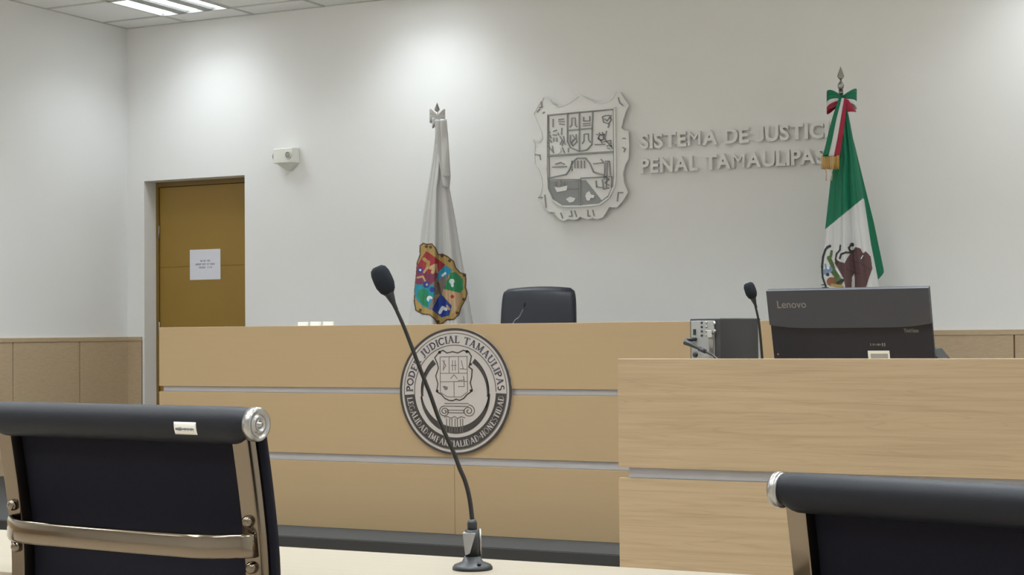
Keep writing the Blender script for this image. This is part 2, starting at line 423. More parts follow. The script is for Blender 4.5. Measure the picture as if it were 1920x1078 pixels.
# ------------------------------------------------------------------ round court seal
SCX, SCZ, SR = 4.431, .873, .298
SY = BY - .002
def seal3(x, y, d): return Vector((SCX + x * SR, SY - d, SCZ + y * SR))
ts = thing('court_seal', 'round silver and black court seal mounted on the judges\' bench front', 'seal', (SCX, BY, SCZ))
mb = MB()
mb.lathe([(SR, 0), (SR, .008), (SR * .985, .010), (0, .010)], (SCX, SY + .002, SCZ), 96, 'y', smooth=False)
mb.build('plate', M['seal'], ts, world=True)
def ringmb(mb, r0, r1, a0, a1, d0, d1, n=96, prof=None):
    pts_o = []; pts_i = []
    for k in range(n + 1):
        th = a0 + (a1 - a0) * k / n; q = prof(k / n) if prof else 1
        rm, hw = (r0 + r1) / 2, (r1 - r0) / 2 * q
        pts_o.append(((rm + hw) * math.cos(th), (rm + hw) * math.sin(th))); pts_i.append(((rm - hw) * math.cos(th), (rm - hw) * math.sin(th)))
    for k in range(n): mb.prism([pts_i[k], pts_o[k], pts_o[k + 1], pts_i[k + 1]], d0, d1, seal3)
D0, D1 = .0082, .0094
mb = MB(); ringmb(mb, .965, 1.0, 0, 2 * PI, D0 - .006, D1 + .001); mb.build('rim', M['seal_dark'], ts, world=True)
mb = MB(); ringmb(mb, .728, .92, PI + .07, 2 * PI - .03, D0, D1 - .0006); mb.build('lower_band', M['seal_dark'], ts, world=True)
mb = MB(); ringmb(mb, .914, .926, 0, 2 * PI, D0, D1); mb.build('ring_line', M['seal_line'], ts, world=True); mb = MB(); ringmb(mb, .724, .738, 0, PI + .07, D0, D1); mb.build('ring_line', M['seal_line'], ts, world=True)
rad = math.radians
def swoosh(r0, r1, a0, a1, prof=None):
    mb = MB(); ringmb(mb, r0, r1, a0, a1, D0, D1, prof=prof); mb.build('swoosh', M['seal_dark'], ts, world=True)
swoosh(.55, .63, rad(-8), rad(55), prof=lambda q: .35 + .65 * q)
swoosh(.57, .66, rad(-172), rad(-3), prof=lambda q: .3 + .9 * math.sin(PI * q))
swoosh(.55, .63, rad(128), rad(188), prof=lambda q: 1.1 - .75 * q)
swoosh(.60, .615, rad(150), rad(195))
swoosh(.60, .615, rad(-25), rad(20))
# serif lettering drawn with strokes
TK, TN = .2, .09
def arc(cx, cy, rx, ry, a0, a1, n=10): return [(cx + rx * math.cos(rad(a0 + (a1 - a0) * k / n)), cy + ry * math.sin(rad(a0 + (a1 - a0) * k / n))) for k in range(n + 1)]
def sf(x, y, w=.3): return ([(x - w / 2, y), (x + w / 2, y)], .07)
G = {
 'I': (.36, [([(.18, 0), (.18, 1)], TK), sf(.18, .03), sf(.18, .97)]),
 'P': (.68, [([(.18, 0), (.18, 1)], TK), sf(.18, .03), sf(.12, .97, .2), (arc(.3, .73, .3, .24, 90, -90), .13), ([(.18, .97), (.3, .97)], .07), ([(.18, .49), (.3, .49)], .07)]),
 'R': (.8, [([(.18, 0), (.18, 1)], TK), sf(.18, .03), sf(.12, .97, .2), (arc(.3, .73, .28, .24, 90, -90), .13), ([(.18, .97), (.3, .97)], .07), ([(.18, .49), (.3, .49)], .07), ([(.38, .5), (.68, .02)], .17), sf(.72, .03, .2)]),
 'O': (.88, [(arc(.44, .5, .36, .45, 0, 360, 20), .14)]),
 'D': (.84, [([(.18, 0), (.18, 1)], TK), sf(.12, .03, .2), sf(.12, .97, .2), (arc(.3, .5, .42, .46, 90, -90, 12), .14), ([(.18, .96), (.3, .96)], .07), ([(.18, .04), (.3, .04)], .07)]),
 'E': (.68, [([(.18, 0), (.18, 1)], TK), sf(.12, .03, .2), sf(.12, .97, .2), ([(.18, .96), (.6, .96)], .09), ([(.18, .5), (.48, .5)], .09), ([(.18, .04), (.62, .04)], .09), ([(.6, .96), (.6, .78)], .07), ([(.62, .04), (.62, .24)], .07)]),
 'J': (.46, [([(.26, .15), (.26, 1)], TK), sf(.26, .97), (arc(.12, .1, .14, .14, 0, -150, 6), .1)]),
 'U': (.84, [([(.18, .3), (.18, 1)], TK), ([(.68, .3), (.68, 1)], TN), sf(.18, .97), sf(.68, .97, .26), (arc(.43, .3, .25, .27, 180, 360, 8), .12)]),
 'C': (.8, [(arc(.44, .5, .36, .45, 50, 310, 16), .14), ([(.7, .72), (.7, .92)], .07), ([(.7, .08), (.7, .28)], .07)]),
 'A': (.86, [([(.12, 0), (.42, 1)], TN), ([(.42, 1), (.72, 0)], TK), ([(.2, .34), (.62, .34)], .07), sf(.1, .03, .22), sf(.74, .03, .26)]),
 'L': (.66, [([(.18, 0), (.18, 1)], TK), sf(.12, .03, .2), sf(.18, .97), ([(.18, .04), (.6, .04)], .09), ([(.6, .04), (.6, .26)], .07)]),
 'T': (.74, [([(.37, 0), (.37, 1)], TK), sf(.37, .03), ([(.04, .96), (.7, .96)], .09), ([(.05, .96), (.05, .76)], .07), ([(.69, .96), (.69, .76)], .07)]),
 'M': (1.04, [([(.16, 0), (.2, 1)], TN), ([(.2, 1), (.5, .08)], TK), ([(.5, .08), (.8, 1)], TN), ([(.84, 0), (.82, 1)], TK), sf(.16, .03, .24), sf(.86, .03, .28), sf(.16, .97, .16), sf(.86, .97, .16)]),
 'S': (.6, [(arc(.3, .74, .2, .22, 40, 270, 9), .12), (arc(.3, .28, .22, .24, 90, -140, 9), .13)]),
 'G': (.86, [(arc(.44, .5, .36, .45, 50, 330, 16), .14), ([(.72, .06), (.72, .42)], .16), sf(.7, .42, .26)]),
 'H': (.86, [([(.18, 0), (.18, 1)], TK), ([(.68, 0), (.68, 1)], TK), ([(.18, .5), (.68, .5)], .08), sf(.18, .03), sf(.18, .97), sf(.68, .03), sf(.68, .97)]),
 'N': (.86, [([(.16, 0), (.16, 1)], TN), ([(.16, 1), (.7, 0)], TK), ([(.7, 0), (.7, 1)], TN), sf(.16, .03, .24), sf(.7, .97, .24), sf(.12, .97, .16)]),
 '*': (.4, [(arc(.2, .45, .08, .08, 0, 360, 8), .14)]),
 ' ': (.5, [])}
def ring_text(txt, h, a_start, a_end, rbase, outward, m, name):
    """letters spread between two angles; outward: tops point away from the centre"""
    tot = sum(G[c][0] for c in txt) * 1.06; ang = a_end - a_start; pos = 0
    rm = rbase + h / 2 if outward else rbase - h / 2
    sx = abs(ang) * rm / tot
    for c in txt:
        w_, st = G[c]; mb = MB()
        for pts, wd in st:
            def f3(x, y, d_, pos=pos):
                th = a_start + math.copysign((pos + x) * sx / rm, ang)
                r = rbase + y * h if outward else rbase - y * h
                return seal3(r * math.cos(th), r * math.sin(th), d_)
            mb.stroke(pts, wd, D0, D1 + .0002, f3)
        pos += w_ * 1.06
        if st: mb.build('dot' if c == '*' else 'letter', m, ts, world=True)
ring_text('PODER JUDICIAL TAMAULIPAS', .115, rad(181), rad(1), .765, True, M['seal_text'], 'upper_lettering')
ring_text('LEGALIDAD*IMPARCIALIDAD*HONESTIDAD', .105, rad(187), rad(356), .88, False, M['seal'], 'lower_lettering')
# small shield and column capital
def zs(pts, ox=455, oy=537, sx=413, sy=482): return [((x - ox) / sx, -(y - oy) / sy) for x, y in pts]
sh = zs([(345, 235), (370, 225), (400, 245), (440, 235), (480, 245), (520, 225), (560, 235), (580, 270), (570, 320), (560, 350), (585, 370), (580, 430), (570, 470), (585, 530), (545, 560), (520, 590), (490, 605), (465, 595), (440, 608), (410, 605), (380, 590), (355, 560), (320, 540), (330, 480), (315, 420), (335, 360), (325, 320), (308, 280)])
mb = MB(); mb.prism(sh, D0, D0 + .001, seal3); so = mb.build('shield', M['seal'], ts, world=True)
mb = MB(); mb.stroke(sh + [sh[0]], .017, D0, D1 + .0008, seal3)
for x, y, r in ((345, 240, 12), (548, 235, 12), (575, 530, 10), (325, 535, 10), (575, 330, 9)):
    mb.prism(zs(arc(x, y, r, r, 0, 350, 10)), D0, D1 + .0008, seal3)
mb.build('shield_outline', M['seal_dark'], so, world=True)
mb = MB()
box_ = zs([(348, 275), (548, 270), (550, 540), (500, 580), (400, 580), (348, 545), (348, 275)])
mb.stroke(box_, .012, D0, D1 + .0004, seal3)
for a in ([(348, 400), (548, 398)], [(348, 465), (548, 460)], [(415, 275), (415, 398)], [(485, 272), (485, 398)], [(450, 465), (450, 580)], [(380, 300), (370, 380)], [(365, 300), (390, 340), (372, 370)],
          [(505, 300), (520, 370)], [(495, 365), (545, 368)], [(430, 340), (470, 340)], [(520, 420), (525, 450), (480, 455)], [(425, 440), (450, 410), (475, 440)], [(480, 500), (525, 500), (525, 440)], [(440, 300), (440, 380)], [(460, 300), (460, 380)]):
    mb.stroke(zs(a), .011, D0, D1 + .0004, seal3)
mb.prism(zs([(365, 500), (380, 495), (405, 505), (400, 525), (385, 530)]), D0, D1 + .0004, seal3)
mb.build('shield_detail', M['seal_line'], so, world=True)
mb = MB()
def spiral(cx, cy, R, turns, s): return [(cx + s * R * (1 - k / 40 * .85) * math.cos(-PI / 2 + 2 * PI * turns * k / 40), cy + R * (1 - k / 40 * .85) * math.sin(-PI / 2 + 2 * PI * turns * k / 40)) for k in range(41)]
for p in (spiral(378, 690, 42, 2, -1), spiral(556, 685, 48, 2, 1), [(378, 630), (556, 628)], [(378, 650), (556, 650)], [(400, 680), (520, 680), (520, 700), (400, 700), (400, 680)]):
    mb.stroke(zs(p), .012, D0, D1 + .0004, seal3)
for x in (392, 415, 432, 455, 472, 495, 512):
    mb.stroke(zs([(x, 745), (x, 850)]), .012, D0, D1 + .0006, seal3)
mb.stroke(zs([(375, 735), (400, 728), (425, 742), (450, 728), (475, 742), (500, 728), (530, 738)]), .012, D0, D1 + .0004, seal3)
mb.build('column_capital', M['seal_line'], ts, world=True)

# ------------------------------------------------------------------ relief crest on the back wall
def w2(X, Y, ox=980, oy=150, sc=3.85):
    p = at(ox + X / sc, oy + Y / sc, 1, 0); return (p.x, p.z)
def crest3(x, z, d): return Vector((x, -d, z))
def P2(pts): return [w2(*p) for p in pts]
cc = w2(435, 560)
tcr = thing('wall_crest', 'large silver-white relief coat of arms mounted on the back wall between the flags', 'crest', (cc[0], 0, cc[1]))
sil = [(425, 118), (470, 142), (530, 166), (590, 172), (640, 158), (672, 128), (690, 88), (716, 96), (738, 132), (778, 190), (756, 232), (736, 290), (724, 352), (745, 372), (775, 376),
       (779, 480), (778, 568), (752, 612), (735, 680), (742, 740), (772, 812), (735, 872), (692, 920), (640, 915), (618, 950), (592, 992), (548, 1004), (520, 992), (490, 1004), (455, 996), (430, 984),
       (410, 1004), (372, 1010), (345, 1002), (310, 1016), (270, 992), (245, 955), (192, 946), (172, 898), (128, 856), (148, 812), (157, 760), (151, 710), (130, 650), (102, 606), (99, 520),
       (104, 470), (92, 436), (138, 452), (155, 428), (150, 380), (120, 310), (94, 250), (130, 186), (168, 128), (205, 146), (232, 184), (262, 198), (300, 192), (355, 168)]
mb = MB(); mb.prism(P2(sil), .018, .032, crest3)
for x, y in ((250, 300), (600, 300), (300, 800), (600, 800)):
    q = w2(x, y); mb.tube([(q[0], 0, q[1]), (q[0], -.020, q[1])], .01, 8)
mb.build('backing_plate', M['crest'], tcr, world=True, bevel=.002)
mb = MB(); ID = .032
mb.stroke(P2(sil + [sil[0]]), .008, ID - .004, ID + .005, crest3); mb.build('scroll_edge', M['crest'], tcr, world=True, bevel=.001)
mb = MB()
inner = [(192, 250), (682, 206), (686, 700), (680, 770), (642, 850), (572, 902), (430, 915), (305, 915), (232, 870), (198, 790), (190, 650)]
mb.stroke(P2(inner + [inner[0]]), .012, ID, ID + .014, crest3)
mb.build('shield_border', M['crest'], tcr, world=True, bevel=.001)
crest_par = tcr
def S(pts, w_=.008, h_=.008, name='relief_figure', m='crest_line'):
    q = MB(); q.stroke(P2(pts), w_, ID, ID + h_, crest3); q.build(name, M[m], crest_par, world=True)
_in = [(203, 262), (670, 219), (673, 700), (668, 766), (632, 840), (566, 890), (430, 903), (308, 903), (240, 860), (210, 786), (203, 262)]
S(_in, .0055, .005, 'shield_shade_line')  # darker stroke painting the shadow line inside the shield border
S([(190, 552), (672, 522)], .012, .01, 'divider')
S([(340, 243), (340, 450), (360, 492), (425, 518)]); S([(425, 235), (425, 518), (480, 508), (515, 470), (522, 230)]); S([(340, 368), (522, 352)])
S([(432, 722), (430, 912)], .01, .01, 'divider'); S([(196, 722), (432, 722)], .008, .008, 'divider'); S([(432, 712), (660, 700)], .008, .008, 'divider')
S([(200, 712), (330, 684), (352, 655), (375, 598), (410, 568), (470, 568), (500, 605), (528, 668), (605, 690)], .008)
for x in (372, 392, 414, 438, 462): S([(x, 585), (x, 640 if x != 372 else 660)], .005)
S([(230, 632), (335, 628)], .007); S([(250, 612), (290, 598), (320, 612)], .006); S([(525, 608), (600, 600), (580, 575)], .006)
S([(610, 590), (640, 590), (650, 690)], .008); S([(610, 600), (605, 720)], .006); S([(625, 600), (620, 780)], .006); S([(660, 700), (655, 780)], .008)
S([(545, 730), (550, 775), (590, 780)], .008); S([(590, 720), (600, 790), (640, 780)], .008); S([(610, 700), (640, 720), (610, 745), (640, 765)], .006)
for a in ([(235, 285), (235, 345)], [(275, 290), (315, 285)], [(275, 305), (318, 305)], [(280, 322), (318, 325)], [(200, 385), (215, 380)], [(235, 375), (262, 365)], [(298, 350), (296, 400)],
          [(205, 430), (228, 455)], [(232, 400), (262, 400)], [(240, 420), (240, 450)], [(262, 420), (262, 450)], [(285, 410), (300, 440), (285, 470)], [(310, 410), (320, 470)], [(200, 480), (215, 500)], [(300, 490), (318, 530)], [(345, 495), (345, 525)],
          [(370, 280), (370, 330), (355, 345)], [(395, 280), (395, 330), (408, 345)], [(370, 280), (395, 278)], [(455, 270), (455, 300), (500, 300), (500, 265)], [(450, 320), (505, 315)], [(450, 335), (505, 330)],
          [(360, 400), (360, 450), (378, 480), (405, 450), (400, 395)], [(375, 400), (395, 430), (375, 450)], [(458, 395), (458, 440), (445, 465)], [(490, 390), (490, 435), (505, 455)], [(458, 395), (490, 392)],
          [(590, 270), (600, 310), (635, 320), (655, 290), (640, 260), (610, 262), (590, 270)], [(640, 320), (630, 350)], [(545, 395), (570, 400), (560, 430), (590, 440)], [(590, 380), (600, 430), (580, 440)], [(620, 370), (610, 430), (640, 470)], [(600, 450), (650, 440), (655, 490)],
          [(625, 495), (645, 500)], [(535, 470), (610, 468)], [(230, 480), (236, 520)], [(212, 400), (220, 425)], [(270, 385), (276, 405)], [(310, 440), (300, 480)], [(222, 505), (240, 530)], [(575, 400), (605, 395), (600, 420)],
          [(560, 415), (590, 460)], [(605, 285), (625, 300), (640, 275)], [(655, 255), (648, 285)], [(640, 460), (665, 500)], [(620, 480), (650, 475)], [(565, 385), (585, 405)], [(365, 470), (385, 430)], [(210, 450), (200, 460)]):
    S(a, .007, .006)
# scroll-work cuts on the frame
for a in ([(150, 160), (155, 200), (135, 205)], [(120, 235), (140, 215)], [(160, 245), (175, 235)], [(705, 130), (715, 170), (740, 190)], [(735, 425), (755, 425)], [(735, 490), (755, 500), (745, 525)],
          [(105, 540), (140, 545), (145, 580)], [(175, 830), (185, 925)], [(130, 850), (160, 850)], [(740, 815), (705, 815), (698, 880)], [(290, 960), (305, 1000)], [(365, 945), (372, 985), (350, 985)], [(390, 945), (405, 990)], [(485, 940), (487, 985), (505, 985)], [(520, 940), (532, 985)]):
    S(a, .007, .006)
mb = MB(); mb.prism(P2([(204, 734), (422, 730), (420, 905), (300, 900), (240, 862), (206, 790)]), ID, ID + .003, crest3)
mb.build('grey_field', M['crest_grey'], tcr, world=True)
mb = MB(); mb.prism(P2([(440, 728), (470, 726), (590, 878), (560, 896), (440, 902)]), ID, ID + .003, crest3)
mb.build('grey_field', M['crest_grey'], tcr, world=True)
mb = MB()
for p in ([(248, 775), (280, 780), (340, 765), (335, 800), (265, 812)], [(330, 862), (360, 845), (400, 858), (385, 880), (355, 888)], [(480, 815), (500, 805), (512, 830), (535, 835), (530, 855), (508, 855), (500, 875), (480, 870), (470, 840)]):
    mb = MB(); mb.prism(P2(p), ID, ID + .008, crest3); mb.build('white_figure', M['crest'], tcr, world=True)
mb = MB(); mb.prism(P2(arc(268, 512, 26, 26, 0, 345, 16)), ID, ID + .008, crest3); mb.build('white_figure', M['crest'], tcr, world=True)
for a in ([(262, 738), (262, 770)], [(290, 720), (290, 770)], [(318, 735), (318, 765)], [(250, 760), (340, 750)], [(340, 785), (415, 785)]): S(a, .006, .007, 'ship_mast', 'crest_grey')

# ------------------------------------------------------------------ wall lettering
tw = thing('wall_lettering', 'two rows of raised silver letters reading SISTEMA DE JUSTICIA PENAL TAMAULIPAS', 'lettering', (4.8, 0, 2.29))
KERN = {('T', 'A'): -.10, ('A', 'T'): -.1, ('L', 'A'): -.04, ('P', 'A'): -.1, ('A', 'U'): 0, ('L', ' '): 0}
def letter_line(txt, x0, x1, z0, hcap, stop):
    glyphs = []; pos = 0; mark = None; prev = None
    vsI, _ = font_mesh('I', 1, offset=.022); hI = max(v.y for v in vsI) - min(v.y for v in vsI); yb = min(v.y for v in vsI)
    def glyph_j():
        # upright J whose hook sits on the baseline
        R_, w_ = .14, .125; ctr = (.19, yb + R_ + w_ / 2); top = yb + hI
        po = [(ctr[0] + R_ + w_ / 2, top)] + arc(ctr[0], ctr[1], R_ + w_ / 2, R_ + w_ / 2, 0, -155, 14)
        pi_ = arc(ctr[0], ctr[1], R_ - w_ / 2, R_ - w_ / 2, -155, 0, 14) + [(ctr[0] + R_ - w_ / 2, top)]
        q = MB(); q.prism(po + pi_, -.12, .12, lambda x, y, d: Vector((x, y, d))); return q.v, q.f
    for i, c in enumerate(txt):
        if c == ' ': pos += .30; prev = None; continue
        vs, fs = font_mesh(c, 1, offset=.022, extrude=.0, bevel=0)
        if c == 'J': vs, fs = glyph_j()
        mnx = min(v.x for v in vs); mxx = max(v.x for v in vs)
        pos += KERN.get((prev, c), 0) if prev else 0
        glyphs.append((c, pos - mnx)); pos += mxx - mnx + .085; prev = c
        if i == stop: mark = pos - .085
    vsI, _ = font_mesh('I', 1, offset=.022); hI = max(v.y for v in vsI) - min(v.y for v in vsI); yb = min(v.y for v in vsI)
    sx = (x1 - x0) / mark; sz = hcap / hI
    for c, off in glyphs:
        vs, fs = font_mesh(c, 1, offset=.0 if c == 'M' else .03, extrude=.12)
        if c == 'J': vs, fs = glyph_j()
        mb = MB(); mb.add([(x0 + (v.x + off) * sx, -.020 - v.z * .1, z0 + (v.y - yb) * sz) for v in vs], fs)
        mb.build('letter', M['crest'], tw, world=True)
letter_line('SISTEMA DE JUSTICIA', 4.184, 5.385, 2.317, .094, 16)
letter_line('PENAL TAMAULIPAS', 4.184, 5.395, 2.160, .094, 15)

# ------------------------------------------------------------------ emergency light box on the wall
c0 = at(532, 292, 1, -.04)
te = thing('emergency_light', 'small white wall-mounted box with two round fittings, up right of the door', 'wall fixture', (c0.x, 0, c0.z))
x0, x1 = at(514, 290, 1, -.07).x, at(551, 290, 1, -.07).x
mb = MB(); zt, zb = c0.z + .058, c0.z - .058
xm = (x0 + x1) / 2
mb.add([(x0 + .006, 0, zt), (x1 + .004, 0, zt), (x1 - .002, -.085, zt - .008), (x0, -.085, zt - .008),
        (x0 + .006, 0, zb), (x1 + .004, 0, zb), (x1 - .002, -.085, zb), (x0, -.085, zb)],
       [(0, 1, 2, 3), (4, 7, 6, 5), (0, 4, 5, 1), (2, 6, 7, 3), (0, 3, 7, 4), (1, 5, 6, 2)])
mb.build('body', M['plastic_w'], te, world=True, bevel=.008, bseg=3)
mb = MB()
mb.add([(x0 + .012, 0, zb + .004), (x1 - .004, 0, zb + .004), (x1 - .012, -.075, zb + .004), (x0 + .01, -.075, zb + .004), (xm - .012, 0, zb - .05), (xm + .03, 0, zb - .05), (xm + .016, -.03, zb - .045), (xm - .008, -.03, zb - .045)],
       [(0, 1, 2, 3), (4, 7, 6, 5), (0, 4, 5, 1), (2, 6, 7, 3), (0, 3, 7, 4), (1, 5, 6, 2)])
mb.build('lower_bracket', M['plastic_w'], te, world=True, bevel=.004)
cx = at(540, 291, 1, -.09)
mb = MB(); mb.lathe([(.028, 0), (.028, .012), (.022, .014), (.021, .006), (.0, .006)], (cx.x, -.084, cx.z + .002), 28, 'y')
lp = mb.build('lamp_ring', M['plastic_w'], te, world=True)
mb = MB(); mb.lathe([(.021, 0), (.015, .004), (0, .005)], (cx.x, -.092, cx.z + .002), 24, 'y'); mb.build('lens', M['plastic_g'], lp, world=True)
mb = MB(); mb.lathe([(.024, .0), (.026, -.014), (.018, -.02), (0, -.02)], (x0 + .002, -.05, c0.z - .002), 24, 'x'); mb.build('side_lamp', M['plastic_g'], te, world=True)

# ------------------------------------------------------------------ notice on the door
a = at(356, 468.5, 1, .149); b = at(413.5, 523.5, 1, .149)
tn = thing('paper_notice', 'white sheet of paper with three short printed lines taped to the ochre door', 'notice', ((a.x + b.x) / 2, .149, (a.z + b.z) / 2))
mb = MB(); mb.box(a.x, b.x, .1482, .1495, b.z, a.z); mb.build('sheet', M['paper'], tn, world=True)
for k, (u0, u1, v) in enumerate(((376, 393.5, 489), (367, 402, 495.3), (373, 397.5, 501.5))):
    p, q = at(u0, v, 1, .148), at(u1, v, 1, .148); mb = MB(); x = p.x; z = (p.z + q.z) / 2
    while x < q.x:
        ww = random.uniform(.006, .01)
        if random.random() > .12:
            mb.box(x, x + .0028, .1478, .1483, z - .006, z + .006); mb.box(x, x + ww - .002, .1478, .1483, z + .003, z + .006)
            if random.random() > .5: mb.box(x, x + ww - .002, .1478, .1483, z - .006, z - .0035)
        x += ww
    mb.build('printed_line', M['ink'], tn, world=True)

# ------------------------------------------------------------------ flags
def interp(tab, y):
    if y <= tab[0][0]: return tab[0][1]
    for (y0, x0), (y1, x1) in zip(tab, tab[1:]):
        if y <= y1: return x0 + (x1 - x0) * (y - y0) / (y1 - y0)
    return tab[-1][1]
def inside(p, poly):
    x, y = p; c = False; n = len(poly); j = n - 1
    for i in range(n):
        xi, yi = poly[i]; xj, yj = poly[j]
        if (yi > y) != (yj > y) and x < (xj - xi) * (y - yi) / (yj - yi) + xi: c = not c
        j = i
    return c
def near(p, pts, w_):
    for a, b in zip(pts, pts[1:]):
        ax, ay = a; bx, by = b; dx, dy = bx - ax, by - ay; L = dx * dx + dy * dy
        tt = max(0, min(1, ((p[0] - ax) * dx + (p[1] - ay) * dy) / L)) if L else 0
        if math.hypot(p[0] - ax - tt * dx, p[1] - ay - tt * dy) < w_: return True
    return False
def flagpole(t, base, tip_z, gold=False):
    z0 = base.z
    mb = MB(); mb.lathe([(.17, 0), (.17, .015), (.14, .03), (.05, .05), (.035, .12), (.0, .12)], base, 40); mb.build('base', M['steel'], t, world=True)
    mb = MB(); mb.tube([base + Vector((0, 0, .1)), Vector((base.x, base.y, tip_z - .13))], .0135, 16); mb.build('pole', M['alu'], t, world=True)
def finial(t, base, tip_z, h, wd, m, ball):
    mb = MB()
    # four-sided spear blade with a ridge
    zc = tip_z - h
    pr = [(0, 1.0), (.55, .6), (1, .25), (.75, .1), (.25, 0)]
    vs = []; 
    for r, hh in pr:
        for k in range(8):
            th = 2 * PI * k / 8; rr = r * wd / 2
            q = E1 * (math.cos(th) * rr) + E2 * (math.sin(th) * rr * .4)
            vs.append(Vector((base.x, base.y, zc + hh * h)) + q)
    fs = [(i * 8 + k, i * 8 + (k + 1) % 8, (i + 1) * 8 + (k + 1) % 8, (i + 1) * 8 + k) for i in range(4) for k in range(8)]
    mb.add(vs, fs); mb.lathe([(wd * .13, 0), (wd * .13, -.012)], (base.x, base.y, zc), 12)
    f = mb.build('spear_finial', m, t, world=True)
    mb = MB(); z = zc
    pr = [(.006, 0), (.006, -.012), (.013, -.02), (.02, -.035), (.017, -.05), (.009, -.062), (.014, -.075), (.014, -.09)] if ball else [(.006, 0), (.01, -.03), (.012, -.05)]
    mb.lathe([(r, h_) for r, h_ in reversed(pr)], (base.x, base.y, z), 20)
    mb.build('collar', M['alu'], t, world=True)
def bow_loop(t, p, dirx, L, H, mats, tilt=0, dpt=.02, name='bow_loop'):
    """a teardrop ribbon loop starting at p"""
    for k, m in enumerate(mats):
        n = len(mats); a0, a1 = k / n, (k + 1) / n
        def fn(u, v, a0=a0, a1=a1):
            th = u * 2 * PI; r = math.sin(th / 2)
            x = L * (1 - math.cos(th)) / 2; z = H * .32 * math.sin(th) * (.35 + .65 * x / L)
            wv = (a0 + (a1 - a0) * v - .5)
            dz = -wv * H * (.25 + .75 * x / L)
            return p + E1 * (dirx * x) + Vector((0, 0, z * .45 + dz + tilt * x)) + E2 * (-.01 - dpt * math.sin(th) + wv * .01)
        mb = MB(); mb.grid(fn, 28, 4)
        o = mb.build(name, m, t, world=True); s = o.modifiers.new('t', 'SOLIDIFY'); s.thickness = .0015

# --- white state flag
def make_flag(name, label, base_px, yw, tabL, tabR, ytop, ybot, dep, folds, parts_fn, cell, tail_fn=None):
    pass
FB = at(821, 400, 1, -.42); FB = Vector((FB.x, FB.y, PLAT))
t1 = thing('state_flag', 'white flag with coloured coat of arms on a pole, left of the judge chair', 'flag', FB)
tipz = at_plane(820, 192, FB, E2).z
flagpole(t1, FB, tipz); finial(t1, FB, tipz, .062, .035, M['steel'], False)
LTb = [(236, 817), (250, 816.5), (302, 810), (400, 794), (478, 785), (606, 766.5), (700, 760), (800, 756), (900, 752)]
RTb = [(236, 838), (250, 840), (331, 845), (353, 843), (400, 852), (488, 866.5), (547, 877), (606, 887), (700, 900), (800, 908), (900, 914)]
def cloth_pt(x, y, L, R, dmax, folds, base, off=0, front=True):
    xl, xr = interp(L, y), interp(R, y); s = (x - (xl + xr) / 2) / max(1, (xr - xl) / 2); s = max(-1, min(1, s))
    p = at_plane(x, y, base, E2)
    hw = (xr - xl) / 2 / F * 9.2
    d_ = dmax * hw * math.sqrt(max(0, 1 - s * s))
    env = 1 - s * s
    fd = sum(a * math.cos(k * (s + ph) * PI + wob * y) for a, k, ph, wob in folds) * hw * env
    q = (d_ + fd) if front else -d_ * .8 - abs(fd) * .5
    r = (p - CAMP).normalized()
    return p - r * (q + off)
fold1 = [(.2, 2.4, .2, .002), (.10, 4.7, .55, .004), (.025, 9, .1, .006)]
def sheet(L, R, y0, y1, nu, nv, dmax, folds, base, front, off=0):
    def fn(u, v):
        y = y0 + (y1 - y0) * v; xl, xr = interp(L, y), interp(R, y); s = -math.cos(u * PI)
        return cloth_pt((xl + xr) / 2 + s * (xr - xl) / 2, y, L, R, dmax, folds, base, off, front)
    mb = MB(); mb.grid(fn, nu, nv); return mb
mb = sheet(LTb, RTb, 234, 900, 60, 90, .55, fold1, FB, True)
mb2 = sheet(LTb, RTb, 234, 900, 60, 90, .55, fold1, FB, False); mb.add(mb2.v, mb2.f, 0, True)
mb.build('cloth', M['flag_w'], t1, world=True)
def Z(pts, ox, oy, sc): return [(ox + x / sc, oy + y / sc) for x, y in pts]
def emblem(t, layers, bbox, cell, L, R, dmax, folds, base, name):
    """embroidered patch: a fine sheet following the cloth, faces coloured by the design"""
    mb = MB(); x0, y0, x1, y1 = bbox; nx, ny = int((x1 - x0) / cell), int((y1 - y0) / cell)
    idx = {}
    def vid(i, j):
        if (i, j) not in idx:
            idx[(i, j)] = len(mb.v); mb.v.append(cloth_pt(x0 + i * cell, y0 + j * cell, L, R, dmax, folds, base, .003))
        return idx[(i, j)]
    for j in range(ny):
        for i in range(nx):
            p = (x0 + (i + .5) * cell, y0 + (j + .5) * cell); m_ = None
            for kind, g, w_, m in layers:
                if (kind == 'poly' and inside(p, g)) or (kind == 'line' and near(p, g, w_)) or (kind == 'dot' and math.hypot(p[0] - g[0][0], p[1] - g[0][1]) < w_): m_ = m
            if m_ is None: continue
            mb.f.append([vid(i, j), vid(i + 1, j), vid(i + 1, j + 1), vid(i, j + 1)]); mb.mi.append(mb.m(M[m_])); mb.sm.append(True)
    return mb.build(name, None, t, world=True)
z7 = lambda pts: Z(pts, 740, 400, 4.9)
gold_o = [(232, 300), (260, 275), (300, 285), (340, 280), (375, 320), (400, 380), (440, 375), (490, 400), (540, 440), (560, 500), (600, 545), (650, 560), (655, 620), (648, 680), (665, 730), (650, 790), (610, 860), (590, 930),
          (540, 975), (480, 975), (440, 1010), (395, 1015), (370, 970), (320, 930), (260, 925), (195, 890), (180, 810), (184, 760), (186, 700), (196, 600), (208, 450), (235, 380)]
